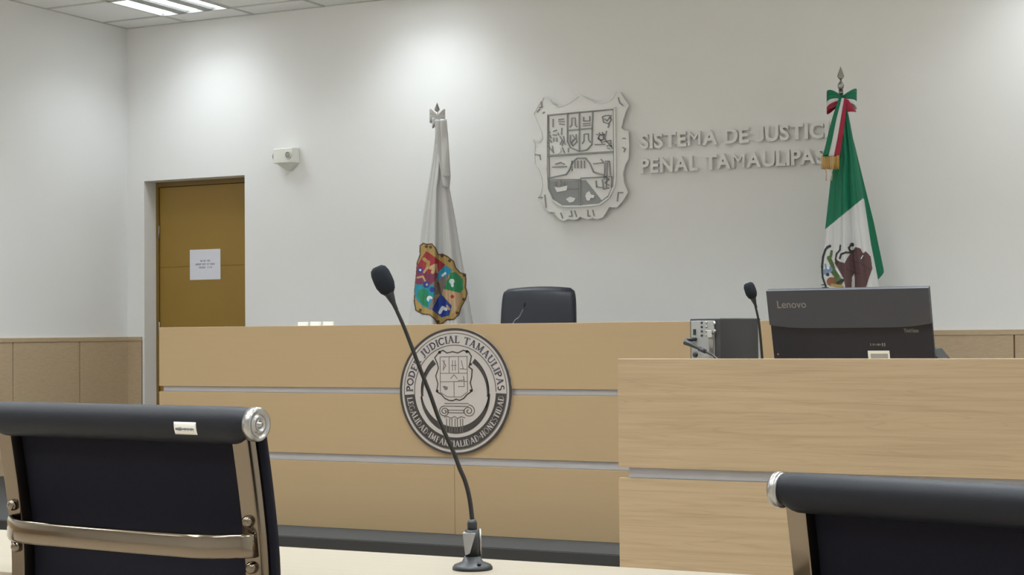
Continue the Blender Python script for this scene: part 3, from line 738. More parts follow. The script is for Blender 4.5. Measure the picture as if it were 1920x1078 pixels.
LY = [('poly', z7(gold_o), 0, 'em_gold'), ('line', z7(gold_o + [gold_o[0]]), 1.1, 'em_brown'),
      ('poly', z7([(290, 345), (465, 470), (440, 500), (400, 540), (385, 600), (350, 655), (192, 655), (205, 480)]), 0, 'em_red'),
      ('poly', z7([(205, 520), (280, 540), (385, 560), (350, 655), (192, 655)]), 0, 'em_maroon'),
      ('line', z7([(270, 420), (310, 450), (300, 500)]), 3.2, 'em_gold'), ('line', z7([(330, 500), (370, 480), (350, 540)]), 3.4, 'em_tan'), ('line', z7([(385, 470), (390, 540)]), 1.8, 'em_tan'),
      ('dot', z7([(235, 520)]), 5, 'em_blue'), ('dot', z7([(235, 520)]), 2.2, 'em_white'), ('line', z7([(210, 590), (260, 580), (280, 620)]), 1.8, 'em_tan'), ('line', z7([(270, 540), (300, 500)]), 2.0, 'em_tan'),
      ('poly', z7([(465, 475), (530, 520), (490, 575), (400, 612), (385, 590), (410, 530)]), 0, 'em_sky'), ('line', z7([(440, 570), (465, 550)]), 2.2, 'em_white'),
      ('poly', z7([(560, 540), (625, 600), (630, 700), (600, 730), (450, 692), (460, 640), (500, 590), (510, 545)]), 0, 'em_green'), ('dot', z7([(525, 625)]), 5, 'em_white'), ('line', z7([(525, 625), (530, 665)]), 2.5, 'em_white'),
      ('poly', z7([(385, 610), (490, 572), (455, 690), (430, 745), (370, 745), (350, 690), (330, 650)]), 0, 'em_grey'), ('line', z7([(400, 640), (420, 740)]), 2, 'em_brown'),
      ('poly', z7([(445, 695), (605, 735), (615, 790), (570, 880), (525, 930), (520, 850), (440, 740)]), 0, 'em_tan'), ('dot', z7([(530, 765)]), 3.4, 'em_red'),
      ('poly', z7([(190, 650), (350, 655), (370, 740), (360, 800), (320, 880), (262, 855), (205, 800), (184, 740)]), 0, 'em_teal'), ('dot', z7([(262, 745)]), 10, 'em_green'), ('line', z7([(250, 800), (300, 840)]), 4, 'em_green'),
      ('dot', z7([(230, 685)]), 4, 'em_sky'), ('dot', z7([(322, 785)]), 5.5, 'em_white'), ('line', z7([(330, 800), (322, 850)]), 3, 'em_sky'), ('dot', z7([(290, 655)]), 6, 'em_blue'), ('dot', z7([(295, 655)]), 2.5, 'em_tan'), ('dot', z7([(345, 700)]), 5, 'em_blue'),
      ('line', z7([(360, 790), (330, 870)]), 3.5, 'em_grey'),
      ('poly', z7([(420, 735), (525, 850), (500, 940), (430, 955), (340, 885)]), 0, 'em_blue'), ('line', z7([(415, 910), (440, 865), (470, 880)]), 3, 'em_white'), ('line', z7([(480, 850), (500, 880)]), 2, 'em_tan')]
for q in ((290, 305), (330, 310), (435, 390), (505, 435), (640, 570), (235, 890), (400, 995), (575, 915), (635, 790)): LY.append(('dot', z7([q]), 3.0, 'em_brown'))
emblem(t1, LY, (772, 452, 878, 610), .6, LTb, RTb, .55, fold1, FB, 'emblem')
# white bow and ribbon tail
kn = at_plane(821, 224, FB, E2) - E2 * .022
mb = MB(); mb.grid(lambda u, v: kn + E1 * (.02 * math.cos(u * 2 * PI) * math.sin(v * PI)) - E2 * (.018 * math.sin(u * 2 * PI) * math.sin(v * PI)) + Vector((0, 0, .03 * math.cos(v * PI))), 16, 10)
mb.build('knot', M['flag_w'], t1, world=True)
bow_loop(t1, kn + Vector((0, 0, .008)), -1, .052, .085, [M['flag_w'], M['flag_w']], .25, .012)
bow_loop(t1, kn + Vector((0, 0, .012)), 1, .048, .07, [M['flag_w'], M['flag_w']], .3, .012)
bow_loop(t1, kn + Vector((0, 0, -.012)), -1, .035, .06, [M['flag_w']], -.5, .02)
def ribbon(t, pl, pr, y0, y1, mats, base, off, name, wav=.006, fr=9):
    n = len(mats)
    for k, m in enumerate(mats):
        def fn(u, v, k=k):
            y = y0 + (y1 - y0) * v; xl, xr = interp(pl, y), interp(pr, y); s = (k + u) / n
            return at_plane(xl + (xr - xl) * s, y, base, E2) - E2 * (off + wav * math.sin(v * fr + s * 3) + .01 * math.sin(s * PI) * v)
        mb = MB(); mb.grid(fn, 5, 24); o = mb.build(name, m, t, world=True); q = o.modifiers.new('t', 'SOLIDIFY'); q.thickness = .0015
ribbon(t1, [(225, 826), (270, 828), (334, 830)], [(225, 838), (270, 842), (334, 845)], 226, 333, [M['flag_w']], FB, .075, 'ribbon_tail', .004)
ribbon(t1, [(225, 815), (262, 818), (353, 831)], [(225, 826), (262, 834), (353, 843)], 226, 353, [M['flag_w']], FB, .055, 'ribbon_tail', .004, 7)
for v_ in (313, 332):
    p = at_plane(830.5, v_, FB, E2) - E2 * .083; q = at_plane(844.5, v_ - 1, FB, E2) - E2 * .083
    mb = MB(); mb.tube([p, q], .0022, 8); mb.build('ribbon_hem', M['flag_w'], t1, world=True)

# --- tricolour national flag
NB = at(1580, 400, 1, -.42); NB = Vector((NB.x, NB.y, PLAT))
t2 = thing('national_flag', 'green, white and red flag with a brown eagle on a floor pole, behind the monitor', 'flag', NB)
tz2 = at_plane(1577, 124, NB, E2).z
flagpole(t2, NB, tz2); finial(t2, NB, tz2, .078, .042, M['steel'], True)
NL = [(196, 1570), (215, 1571), (296, 1568), (330, 1558), (430, 1547), (514, 1541), (541, 1538), (640, 1533), (760, 1530), (860, 1529)]
NR = [(196, 1586), (215, 1591), (230, 1594), (323, 1611), (372, 1619), (460, 1632.6), (526, 1646), (640, 1660), (760, 1668), (860, 1672)]
fold2 = [(.16, 2.1, .15, .001), (.10, 4.3, .5, .002), (.02, 10, .3, .004)]
DM2 = .5
mb = MB(); gi, wi, ri, ei = mb.m(M['flag_g']), mb.m(M['flag_w']), mb.m(M['flag_r']), mb.m(M['flag_w'])
nu, nv = 150, 330
def nfn(u, v):
    y = 196 + (860 - 196) * v; xl, xr = interp(NL, y), interp(NR, y)
    return cloth_pt(xl + (xr - xl) * u, y, NL, NR, DM2, fold2, NB)
mb.grid(nfn, nu, nv)
for j in range(nv):
    y = 196 + (860 - 196) * (j + .5) / nv; xl, xr = interp(NL, y), interp(NR, y)
    for i in range(nu):
        x = xl + (xr - xl) * (i + .5) / nu
        lim = 430 + (x - 1547) * (372 - 430) / (1618 - 1547)          # green / white seam
        lim2 = 640 + (x - 1547) * (-.2)
        edge = interp([(372, 1618), (526, 1643.5)], y) if y > 372 else 9999
        mb.mi[j * nu + i] = gi if y < lim else (wi if y < lim2 else ri)
back = sheet(NL, NR, 196, 860, 30, 40, DM2, fold2, NB, False); mb.add(back.v, back.f, gi, True)
mb.build('cloth', None, t2, world=True)
# rear fold of green cloth showing to the right
GL = [(215, 1588), (330, 1600), (430, 1618), (526, 1636)]
GR = [(215, 1592), (268, 1607), (330, 1622), (416, 1643), (505, 1661), (512, 1661), (526, 1648)]
def gfn(u, v):
    y = 215 + (526 - 215) * v; xl, xr = interp(GL, y), interp(GR, y); x = xl + (xr - xl) * u
    p = at_plane(x, y, NB, E2); return p + E2 * (.03 + .03 * u + .008 * math.sin(u * 5 + y * .01))
mb = MB(); mb.grid(gfn, 20, 60); o = mb.build('rear_fold', M['flag_g'], t2, world=True); q = o.modifiers.new('t', 'SOLIDIFY'); q.thickness = .002
# satin piping along the front edge
mb = MB(); mb.tube([at_plane(interp(NR, y) - 1.2, y, NB, E2) - E2 * .012 for y in range(374, 640, 12)], .0035, 8)
mb.build('edge_hem', M['flag_w'], t2, world=True)
z5 = lambda pts: Z(pts, 1500, 330, 4.9)
LY = [('poly', z5([(480, 690), (510, 652), (555, 665), (578, 712), (605, 690), (650, 740), (665, 850), (640, 920), (600, 1040), (560, 1120), (500, 1150), (505, 960), (500, 895), (478, 930), (472, 1040), (420, 1040), (400, 940), (350, 850), (318, 800), (330, 760), (360, 785), (410, 800), (440, 745)]), 0, 'eagle'),
      ('line', z5([(262, 648), (235, 672), (212, 740), (202, 830), (208, 930), (232, 1000), (250, 1060)]), 1.9, 'dark_emb'), ('line', z5([(275, 643), (250, 655)]), 2.4, 'dark_emb'),
      ('line', z5([(370, 638), (366, 680), (335, 715), (326, 770), (345, 800)]), 1.5, 'dark_emb'),
      ('line', z5([(500, 690), (462, 690), (448, 660), (470, 634)]), 1.9, 'dark_emb'), ('dot', z5([(480, 630)]), 3.6, 'dark_emb'), ('line', z5([(480, 705), (420, 702), (378, 718), (366, 755)]), 1.9, 'dark_emb'),
      ('line', z5([(290, 690), (282, 740)]), 2.2, 'emb_green'), ('line', z5([(265, 750), (285, 790), (310, 860)]), 3.6, 'emb_green'), ('line', z5([(300, 870), (340, 920)]), 5, 'emb_green'), ('line', z5([(232, 810), (240, 850)]), 1.6, 'emb_blue'),
      ('dot', z5([(240, 880)]), 6, 'emb_blue'), ('dot', z5([(275, 860)]), 5.5, 'emb_blue'), ('dot', z5([(258, 845)]), 2.5, 'em_white'), ('dot', z5([(255, 905)]), 3, 'dark_emb'),
      ('dot', z5([(285, 970)]), 8.2, 'emb_rust'), ('dot', z5([(350, 970)]), 8.8, 'emb_green'), ('line', z5([(330, 990), (390, 960)]), 3, 'dark_emb'), ('line', z5([(315, 940), (330, 1010)]), 1.8, 'emb_rust'), ('line', z5([(290, 1000), (390, 1015)]), 2.4, 'em_gold'),
      ('line', z5([(200, 1000), (240, 1000)]), 1, 'dark_emb'), ('line', z5([(205, 1025), (260, 1025)]), 1, 'dark_emb'),
      ('line', z5([(425, 850), (470, 880), (560, 900)]), .7, 'dark_emb'), ('line', z5([(470, 780), (560, 800), (640, 860)]), .6, 'dark_emb'), ('line', z5([(560, 760), (578, 730)]), .8, 'em_white'), ('line', z5([(330, 850), (370, 910)]), 1.5, 'em_white')]
emblem(t2, LY, (1538, 455, 1640, 566), .6, NL, NR, DM2, fold2, NB, 'eagle_emblem')
# bow, sash and fringe
kn = at_plane(1575, 191, NB, E2) - E2 * .03
bow_loop(t2, kn + Vector((0, 0, .006)), -1, .084, .125, [M['flag_g'], M['flag_g'], M['flag_w'], M['flag_r']], -.16, .03)
bow_loop(t2, kn + Vector((0, 0, .01)), 1, .088, .11, [M['flag_g'], M['flag_g'], M['flag_w']], -.02, .025)
mb = MB(); mb.grid(lambda u, v: kn - E2 * .012 + E1 * (.016 * math.cos(u * 2 * PI) * math.sin(v * PI)) - E2 * (.02 * math.sin(u * 2 * PI) * math.sin(v * PI)) + Vector((0, 0, .026 * math.cos(v * PI))), 16, 10)
mb.build('knot', M['flag_r'], t2, world=True)
ribbon(t2, [(186, 1568), (215, 1558), (296, 1537)], [(186, 1582), (215, 1581), (296, 1569)], 188, 296, [M['flag_g'], M['flag_w'], M['flag_r']], NB, .085, 'sash', .006)
ribbon(t2, [(186, 1575), (213, 1584)], [(186, 1583), (213, 1601)], 190, 213, [M['flag_r'], M['flag_r']], NB, .075, 'sash', .003)
for k in range(11):
    x = 1536.5 + k * 3.05; mb = MB()
    p = [at_plane(x + .4 * math.sin(k), y, NB, E2) - E2 * (.083 + .003 * math.cos(k * 2)) for y in (294, 302, 311, 320)]
    mb.tube(p, .0042, 7); mb.build('fringe', M['gold'], t2, world=True)
for x in (1543, 1553):
    mb = MB(); mb.tube([at_plane(x + dx, y, NB, E2) - E2 * .084 for dx, y in ((0, 318), (1.5, 330), (1, 341))], .0032, 8); mb.build('tassel_cord', M['em_tan'], t2, world=True)

# ------------------------------------------------------------------ judge's chair
JC = Vector((3.80, -.78, PLAT))
tj = thing('judge_chair', 'black leather high-back chair behind the judges\' bench', 'chair', JC, 0)
def backfn(u, v, side):
    # u across, v up ; squared-off back with a rounded top
    s = u * 2 - 1; z = .48 + .745 * v
    wd = .235 + .03 * math.sin(v * PI * .9) - .0 * v
    if v > .9: wd -= .03 * ((v - .9) / .1) ** 2
    top = 1 - .028 * abs(s) ** 4 * (v ** 8)
    x = s * wd; zz = .48 + .745 * v * top
    dep = .05 * (1 - abs(s) ** 4) * (1 - abs(2 * v - 1) ** 8)
    y = -.02 - .10 * (v - .3) ** 2 + .03 * s * s
    return Vector((x, y + (dep if side else -dep * .7), zz))
mb = MB()
def loopback(u, v):
    # closed cushion: superellipse section swept upward
    th = u * 2 * PI; c, s_ = math.cos(th), math.sin(th)
    cs = math.copysign(abs(c) ** .5, c); sn = math.copysign(abs(s_) ** .7, s_)
    vv = v; e = max(0, 1 - abs(2 * vv - 1) ** 9) ** .35
    hw = (.245 + .022 * (1 - vv)) * (.86 + .14 * e)
    z = .48 + .735 * vv - .0 + .012 * (1 - cs * cs) * vv
    return Vector((cs * hw, -.02 + .05 * vv + sn * .055 * e, z))
mb.grid(loopback, 48, 40); mb.build('backrest', M['leather'], tj, subd=0)
mb = MB()
def cushion(u, v, w_=.26, d_=.25, z0=.42, h=.11):
    th = u * 2 * PI; ph = (v - .5) * PI; c, s_ = math.cos(th), math.sin(th)
    cs = math.copysign(abs(c) ** .5, c); sn = math.copysign(abs(s_) ** .5, s_); e = math.cos(ph) ** .3 if abs(ph) < 1.57 else 0
    return Vector((cs * w_ * e, -.24 + sn * d_ * e, z0 + h / 2 + math.sin(ph) * h / 2))
mb.grid(cushion, 40, 16); mb.build('seat', M['leather'], tj)
for s in (-1, 1):
    mb = MB(); mb.tube([(s * .25, -.02, .5), (s * .31, -.03, .56), (s * .32, -.1, .66), (s * .32, -.36, .66), (s * .31, -.42, .6), (s * .25, -.38, .47)], .018, 12)
    mb.build('armrest', M['black'], tj)
mb = MB(); mb.tube([(0, -.2, .10), (0, -.2, .43)], [.035, .025], 16); mb.build('gas_column', M['steel'], tj)
def star(t, c, R, m, zc=.09):
    for k in range(5):
        a = 2 * PI * k / 5 + .3; e = Vector((c[0] + R * math.cos(a), c[1] + R * math.sin(a), zc - .02))
        mb = MB(); mb.tube([(c[0], c[1], zc + .01), e], [.024, .015], 10); bl = mb.build('base_leg', m, t)
        mb = MB(); mb.lathe([(.0, -.018), (.026, -.018), (.028, -.006), (.028, .006), (.026, .018), (0, .018)], (e.x, e.y, .028), 18, 'x')
        mb.tube([(e.x, e.y, .028), e], .009, 8); mb.build('caster', M['black'], bl)
star(tj, (0, -.2), .28, M['black'])

# ------------------------------------------------------------------ gooseneck microphones
def mic(name, label, pts, base_z, head, r=.0045, mneck=None, base=True, hr=.0145):
    b = pts[0]
    t = thing(name, label, 'microphone', (b.x, b.y, base_z))
    zs_ = base_z
    if base:
        mb = MB(); mb.lathe([(.034, 0), (.034, .004), (.031, .008), (.018, .013), (.014, .022), (.0, .022)], (b.x, b.y, zs_), 36); mb.build('base_flange', M['black'], t, world=True)
    mb = MB()
    # smooth path
    P = [pts[0]] + list(pts) + [pts[-1]]; path = []
    for i in range(1, len(P) - 2):
        for k in range(6):
            s = k / 6; p0, p1, p2, p3 = P[i - 1], P[i], P[i + 1], P[i + 2]
            path.append(.5 * ((2 * p1) + (p2 - p0) * s + (2 * p0 - 5 * p1 + 4 * p2 - p3) * s * s + (3 * p1 - p0 - 3 * p2 + p3) * s ** 3))
    path.append(pts[-1]); n = len(path)
    mb.tube(path, [r * (1.0 - .25 * i / n) for i in range(n)], 10); mb.build('gooseneck', mneck or M['neck'], t, world=True)
    d_ = (head - pts[-1]).normalized(); L = (head - pts[-1]).length; o = pts[-1]
    def cap(r_h, name_, m):
        mb = MB(); mb.tube([o + d_ * (h_ * L) for _, h_ in r_h], [q for q, _ in r_h], 20); mb.build(name_, m, t, world=True)
    cap([(r * .8, -.35), (r * 1.0, -.15), (hr * .48, .12), (hr * .62, .22)], 'capsule_holder', M['black'])
    cap([(hr * .5, .15), (hr * .8, .25), (hr * 1.0, .42), (hr * 1.02, .6), (hr * .98, .8), (hr * .82, .93), (hr * .5, .995), (.001, 1.0)], 'foam_windscreen', M['foam'])
    return t
# on the foreground desk
DZT = .75
mb0 = at(886, 1067, 2, DZT)
pl = lambda u, v: at_plane(u, v, mb0, E2)
pth = [pl(u, v) for u, v in ((886, 1000), (885, 972), (880, 933), (872, 902), (861.7, 878), (852, 852), (839, 823), (822, 783), (806, 738), (791, 700), (776, 661), (757.5, 613), (745, 585), (734, 560))]
tm = mic('gooseneck_microphone', 'tall black gooseneck microphone standing on the pale desk in the foreground', [Vector((mb0.x, mb0.y, DZT + .02))] + pth[0:], DZT, pl(707, 500), .0042, hr=.0165)
mb = MB(); bb = Vector((mb0.x, mb0.y, DZT))
mb.lathe([(.0125, .02), (.0125, .066), (.009, .067), (0, .067)], bb, 20); mb.build('socket', M['black'], tm, world=True)
mb = MB(); mb.lathe([(.0085, .06), (.0085, .078), (.006, .084), (0, .084)], bb, 20); mb.build('neck_boot', M['black'], tm, world=True)
mb = MB()
q = bb + Vector((0, 0, .02))
mb.add([q - E1 * .0165 - E2 * .008 + Vector((0, 0, .042)), q + E1 * .006 - E2 * .0155 + Vector((0, 0, .042)), q - E1 * .004 - E2 * .0165 + Vector((0, 0, .008)), q - E1 * .012 - E2 * .011 + Vector((0, 0, .004)),
        q - E1 * .014 + Vector((0, 0, .044)), q + E1 * .006 + Vector((0, 0, .044)), q - E1 * .004 + Vector((0, 0, .006)), q - E1 * .01 + Vector((0, 0, .004))],
       [(0, 1, 2, 3), (4, 7, 6, 5), (0, 4, 5, 1), (2, 6, 7, 3), (0, 3, 7, 4), (1, 5, 6, 2)])
mb.build('clamp_plate', M['clamp'], tm, world=True, bevel=.001)
mb = MB(); mb.tube([bb + E1 * .0135 + Vector((0, 0, .016)), bb + E1 * .0135 + Vector((0, 0, .068))], .0022, 8); mb.build('side_rib', M['steel'], tm, world=True)
mb = MB(); s0 = bb + E1 * .012 - E2 * .024 + Vector((0, 0, .0105)); mb.lathe([(.0035, 0), (.0035, .003), (0, .003)], s0, 12); mb.build('screw', M['black'], tm, world=True)

# ------------------------------------------------------------------ witness stand
SYF = -5.1; SX0 = at(1159, 800, 1, SYF).x; SX1 = 8.45; DKZ = .83
tst = thing('witness_stand', 'grained oak-look stand with a computer and monitor on it, right of the bench', 'desk', ((SX0 + SX1) / 2, SYF + .4, 0))
z_t = at(1300, 672.5, 1, SYF).z; z_g1 = at(1160, 876, 1, SYF).z; z_g2 = at(1175, 896, 1, SYF).z
panel(tst, 'front_panel', SX0, SX1, z_g1, z_t, SYF, M['stand_wood'])
panel(tst, 'front_panel', SX0, SX1, .1, z_g2, SYF, M['stand_wood'])
mb = MB(); mb.box(SX0 + .03, SX1 - .03, SYF + .012, SYF + TH + .006, z_g2 + .001, z_g1 - .001); mb.build('reveal_strip', M['strip'], tst, world=True)
mb = MB(); mb.box(SX0 + .03, SX1 - .03, SYF + TH + .006, SYF + TH + .022, 0, z_t - .015); mb.build('carcass', M['stand_wood'], tst, world=True)
mb = MB(); mb.box(SX0 + .05, SX1 - .05, SYF + .005, SYF + TH, 0, .1); mb.build('plinth', M['nosing'], tst, world=True)
for x in (SX0 + .03, SX1 - .05):
    mb = MB(); mb.box(x, x + .02, SYF + TH + .022, SYF + 1.02, 0, DKZ - .025); mb.build('side_panel', M['stand_wood'], tst, world=True, bevel=.0015)
mb = MB(); mb.box(SX0 + .03, SX1 - .03, SYF + TH + .022, SYF + 1.04, DKZ - .025, DKZ); mb.build('worktop', M['stand_wood'], tst, world=True, bevel=.002)

# computer tower
pc0 = at(1292, 597, 1, -4.62); az = rad(11.5)
td = thing('computer_tower', 'dark grey computer tower with its metal rear towards us, left of the monitor', 'computer', (pc0.x, pc0.y, DKZ), -az)
W_, L_, H_ = .118, .275, pc0.z - DKZ
zf = lambda f: H_ - (1 - f) * .135      # the upper part shows above the front panel
mb = MB(); mb.box(0, W_, .004, L_, .006, H_); mb.build('case', M['pc_side'], td, bevel=.004)
mb = MB(); mb.box(W_ * .06, W_ * .82, 0, .004, .012, H_ - .008); rp = mb.build('rear_plate', M['pc_rear'], td, bevel=.001)
mb = MB(); mb.box(W_ * .14, W_ * .22, -.003, 0, zf(.59), zf(.73)); mb.build('power_switch', M['black'], rp)
for i in range(4):
    for j in range(2):
        mb = MB(); mb.lathe([(.004, 0), (.0035, .003), (0, .003)], (W_ * (.42 + .15 * j), 0, zf(.89 - .105 * i)), 10, 'y'); mb.build('port', M['steel' if j else 'black'], rp)
mb = MB(); mb.box(W_ * .64, W_ * .8, -.012, 0, zf(.52), zf(.70)); mb.build('connector_block', M['plastic_g'], rp, bevel=.002)
mb = MB(); mb.lathe([(.009, 0), (.009, .004), (0, .004)], (W_ * .2, 0, zf(.1)), 16, 'y'); mb.build('socket', M['black'], rp)
mb = MB(); mb.box(W_ * .66, W_ * .8, -.004, 0, zf(-1.2), zf(.50)); mb.build('slot_bracket', M['steel'], rp, bevel=.001)
mb = MB(); mb.tube([(W_ * .86, -.006, zf(.9)), (W_ * .9, -.012, zf(.84))], .005, 8); mb.build('latch', M['alu'], td)
mb = MB(); mb.tube([(W_ * .8, -.006, zf(.62)), (W_ * .94, -.014, zf(.7))], .004, 8); mb.build('latch', M['alu'], td)
mb = MB(); mb.box(W_ + .0, W_ + .0015, L_ - .02, L_ - .006, .01, H_ - .006); mb.build('bezel_edge', M['plastic_g'], td)
for x in (.015, W_ - .015):
    for y in (.03, L_ - .03):
        mb = MB(); mb.lathe([(.008, 0), (.008, .007)], (x, y, 0), 12); mb.build('foot', M['black'], td)
# power cable
inv = Matrix.LocRotScale(td.location, td.rotation_euler, None)
cp = [(W_ * .22, 0, zf(.48)), (W_ * .16, -.014, zf(.48)), (W_ * .05, -.024, zf(.46)), (W_ * .04, -.03, zf(.40)), (W_ * .2, -.034, zf(.37)), (W_ * .5, -.034, zf(.25)), (W_ * .9, -.03, zf(.10)), (W_ * 1.2, -.03, zf(-.1)), (W_ * 1.5, -.03, zf(-.5)), (W_ * 1.9, -.03, .05), (W_ * 2.4, -.01, .004), (W_ * 3, .05, .004)]
cp = [inv @ Vector(p) for p in cp]
tcab = thing('power_cable', 'thick black power cable plugged into the back of the computer tower', 'cable', (cp[-2].x, cp[-2].y, DKZ))
mb = MB(); mb.tube(cp, [.006, .007, .009, .0095, .009, .0045, .004, .004, .004, .004, .004, .004], 12); mb.build('cord', M['black'], tcab, world=True)
mb = MB(); mb.tube([cp[5], cp[5] + (cp[6] - cp[5]) * .5], [.008, .007], 12); mb.build('strain_relief', M['black'], tcab, world=True)

# stand microphone
smb = at(1429, 672, 1, -4.66)
sp = lambda u, v: at_plane(u, v, smb, E2)
pts = [Vector((smb.x + .012, smb.y, DKZ + .02)), sp(1431, 700)] + [sp(u, v) for u, v in ((1429, 672), (1426.5, 640), (1423, 605), (1419, 585), (1414, 565))]
mic('gooseneck_microphone', 'short black gooseneck microphone between the computer tower and the monitor', pts, DKZ, sp(1402, 530), .0048, hr=.0185)
# judge's microphone
jb = at(962, 606, 1, -2.45)
jp = lambda u, v: at_plane(u, v, jb, E2)
mic('gooseneck_microphone', 'thin grey gooseneck microphone in front of the judge\'s chair', [Vector((jb.x, jb.y, .955 + .02)), jp(957, 625), jp(964, 603), jp(973, 595), jp(979, 584), jp(982, 577)], .955, jp(984.5, 567), .0035, M['neck_g'], hr=.006)

# monitor (seen from behind, leaning back towards us)
MY = -4.56
mTL, mTR = at(1437.5, 545.5, 1, MY), at(1741.5, 537.5, 1, MY)
Wm = (mTR - mTL).length; ztop = (mTL.z + mTR.z) / 2
tilt = rad(17)
tmn = thing('desktop_monitor', 'wide dark grey monitor seen from behind, leaning back on the stand', 'monitor', ((mTL.x + mTR.x) / 2, MY + .10, DKZ))
upv = Vector((0, -math.sin(tilt), math.cos(tilt))); nrm = Vector((0, -math.cos(tilt), -math.sin(tilt)))   # towards the camera
top_c = Vector(((mTL.x + mTR.x) / 2, MY, ztop))
Hm = .335
def mon(x, h, d_): return top_c + Vector((x, 0, 0)) - upv * h + nrm * d_
def slab(name, m, x0, x1, h0, h1, d0, d1, bevel=.003, parent=None):
    mb = MB(); mb.add([mon(x, h, d_) for d_ in (d0, d1) for h in (h0, h1) for x in (x0, x1)],
                      [(0, 2, 3, 1), (4, 5, 7, 6), (0, 1, 5, 4), (2, 6, 7, 3), (0, 4, 6, 2), (1, 3, 7, 5)])
    return mb.build(name, m, parent or tmn, world=True, bevel=bevel)
hwm = Wm / 2
slab('screen_housing', M['lid_low'], -hwm, hwm, 0.0, Hm, -.018, -.004, .001)
# upper lid with a shallow curved lower edge
mb = MB(); n = 40
prof = []
for i in range(n + 1):
    s = i / n * 2 - 1; x = s * hwm
    low = .117 + .013 * (1 - abs(s) ** 5)
    prof.append((x, low))
poly = [(-hwm, 0), ] + [(p[0], p[1]) for p in prof] + [(hwm, 0)]
mb.prism(poly, -.004, .008, lambda x, h, d_: mon(x, h, d_)); ulid = mb.build('upper_lid', M['lid'], tmn, world=True, bevel=.001)
def mon_text(txt, x, h, size, m, name, offset=.0, sx=1):
    vs, fs = font_mesh(txt, size, offset=offset, extrude=.0004)
    mb = MB(); mb.add([mon(x + v.x * sx, h - v.y, .0 + v.z) for v in vs], fs); return mb, name, m
def put_text(txt, u0, u1, v, cap_h, depth, m, name, offset=0):
    # left end, right end on the lid plane
    p0 = at_plane(u0, v, mon(0, 0, depth), nrm); p1 = at_plane(u1, v, mon(0, 0, depth), nrm)
    vs, fs = font_mesh(txt, 1, offset=offset); mx = max(q.x for q in vs); mn = min(q.x for q in vs); my = max(q.y for q in vs)
    sx = (p1.x - p0.x) / (mx - mn); h = (top_c - p0).dot(upv)
    x_ = p0.x - top_c.x
    mb = MB(); vv = [mon(x_ + (q.x - mn) * sx, h - q.y / my * cap_h, depth + .0006) for q in vs]
    mb.add(vv, fs); return mb.build(name, m, tmn, world=True)
put_text('Lenovo', 1458, 1512, 577.5, .0245, .008, M['logo'], 'maker_lettering', .006)
put_text('ThinkVision', 1695, 1722.5, 623, .0125, -.004, M['logo'], 'model_lettering', .02)
mb = MB(); xx = 1632
while xx < 1661:
    p = at_plane(xx, 646, mon(0, 0, -.004), nrm); h = (top_c - p).dot(upv); x_ = p.x - top_c.x; ww = random.uniform(.0018, .004)
    hh = random.uniform(.002, .005) if xx < 1652 else .0055
    mb.prism([(x_, h - hh), (x_ + ww, h - hh), (x_ + ww, h + hh), (x_, h + hh)], -.004, -.0032, lambda a_, b_, c_: mon(a_, b_, c_)); xx += random.uniform(3.2, 4.4)
mb.build('small_marking', M['logo'], tmn, world=True)
def pr(u, v, d_=-.004):
    p = at_plane(u, v, mon(0, 0, d_), nrm); return p.x - top_c.x, (top_c - p).dot(upv)
a_, b_ = pr(1627, 657.5), pr(1670.5, 690)
slab('label_plate', M['plastic_w'], a_[0], b_[0], a_[1], b_[1], -.004, -.003, 0)
a_, b_ = pr(1632, 659.5), pr(1665, 664); slab('label_print', M['plastic_g'], a_[0], b_[0], a_[1] + .006, b_[1] + .02, -.003, -.0025, 0)
a_ = pr(1459, 664); mb = MB(); mb.prism([(a_[0] + .003 * math.cos(k), a_[1] + .003 * math.sin(k)) for k in [2 * PI * j / 12 for j in range(12)]], -.004, -.0028, lambda x, h, d_: mon(x, h, d_)); mb.build('indicator', M['led'], tmn, world=True)
slab('screen', M['black'], -hwm + .01, hwm - .01, .01, Hm - .02, -.020, -.018, 0)
# stand: column and foot
mb = MB(); c_ = mon(0, Hm * .8, -.01)
mb.tube([c_, Vector((c_.x, c_.y + .02, DKZ + .02))], .022, 14); mb.build('stand_column', M['black'], tmn, world=True)
mb = MB(); mb.box(c_.x - .13, c_.x + .13, c_.y - .06, c_.y + .14, DKZ, DKZ + .014); mb.build('stand_foot', M['black'], tmn, world=True, bevel=.006)

# dark wedge-shaped thing to the right of the monitor (only its sloping edge shows)
pw0, pw1 = at(1746, 652, 1, -4.30), at(1769, 672, 1, -4.30)
mb = MB()
mb.add([(pw0.x - .12, -4.30, pw0.z + .0), (pw0.x, -4.30, pw0.z), (pw1.x + .16, -4.30, DKZ), (pw0.x - .12, -4.30, DKZ),
        (pw0.x - .12, -4.14, pw0.z), (pw0.x, -4.14, pw0.z), (pw1.x + .16, -4.14, DKZ), (pw0.x - .12, -4.14, DKZ)],
       [(0, 3, 2, 1), (4, 5, 6, 7), (0, 1, 5, 4), (1, 2, 6, 5), (2, 3, 7, 6), (3, 0, 4, 7)])
tag(mb.build('equipment_case', M['black'], bevel=.006), 'dark sloping object just visible behind the lower right corner of the monitor', 'equipment')

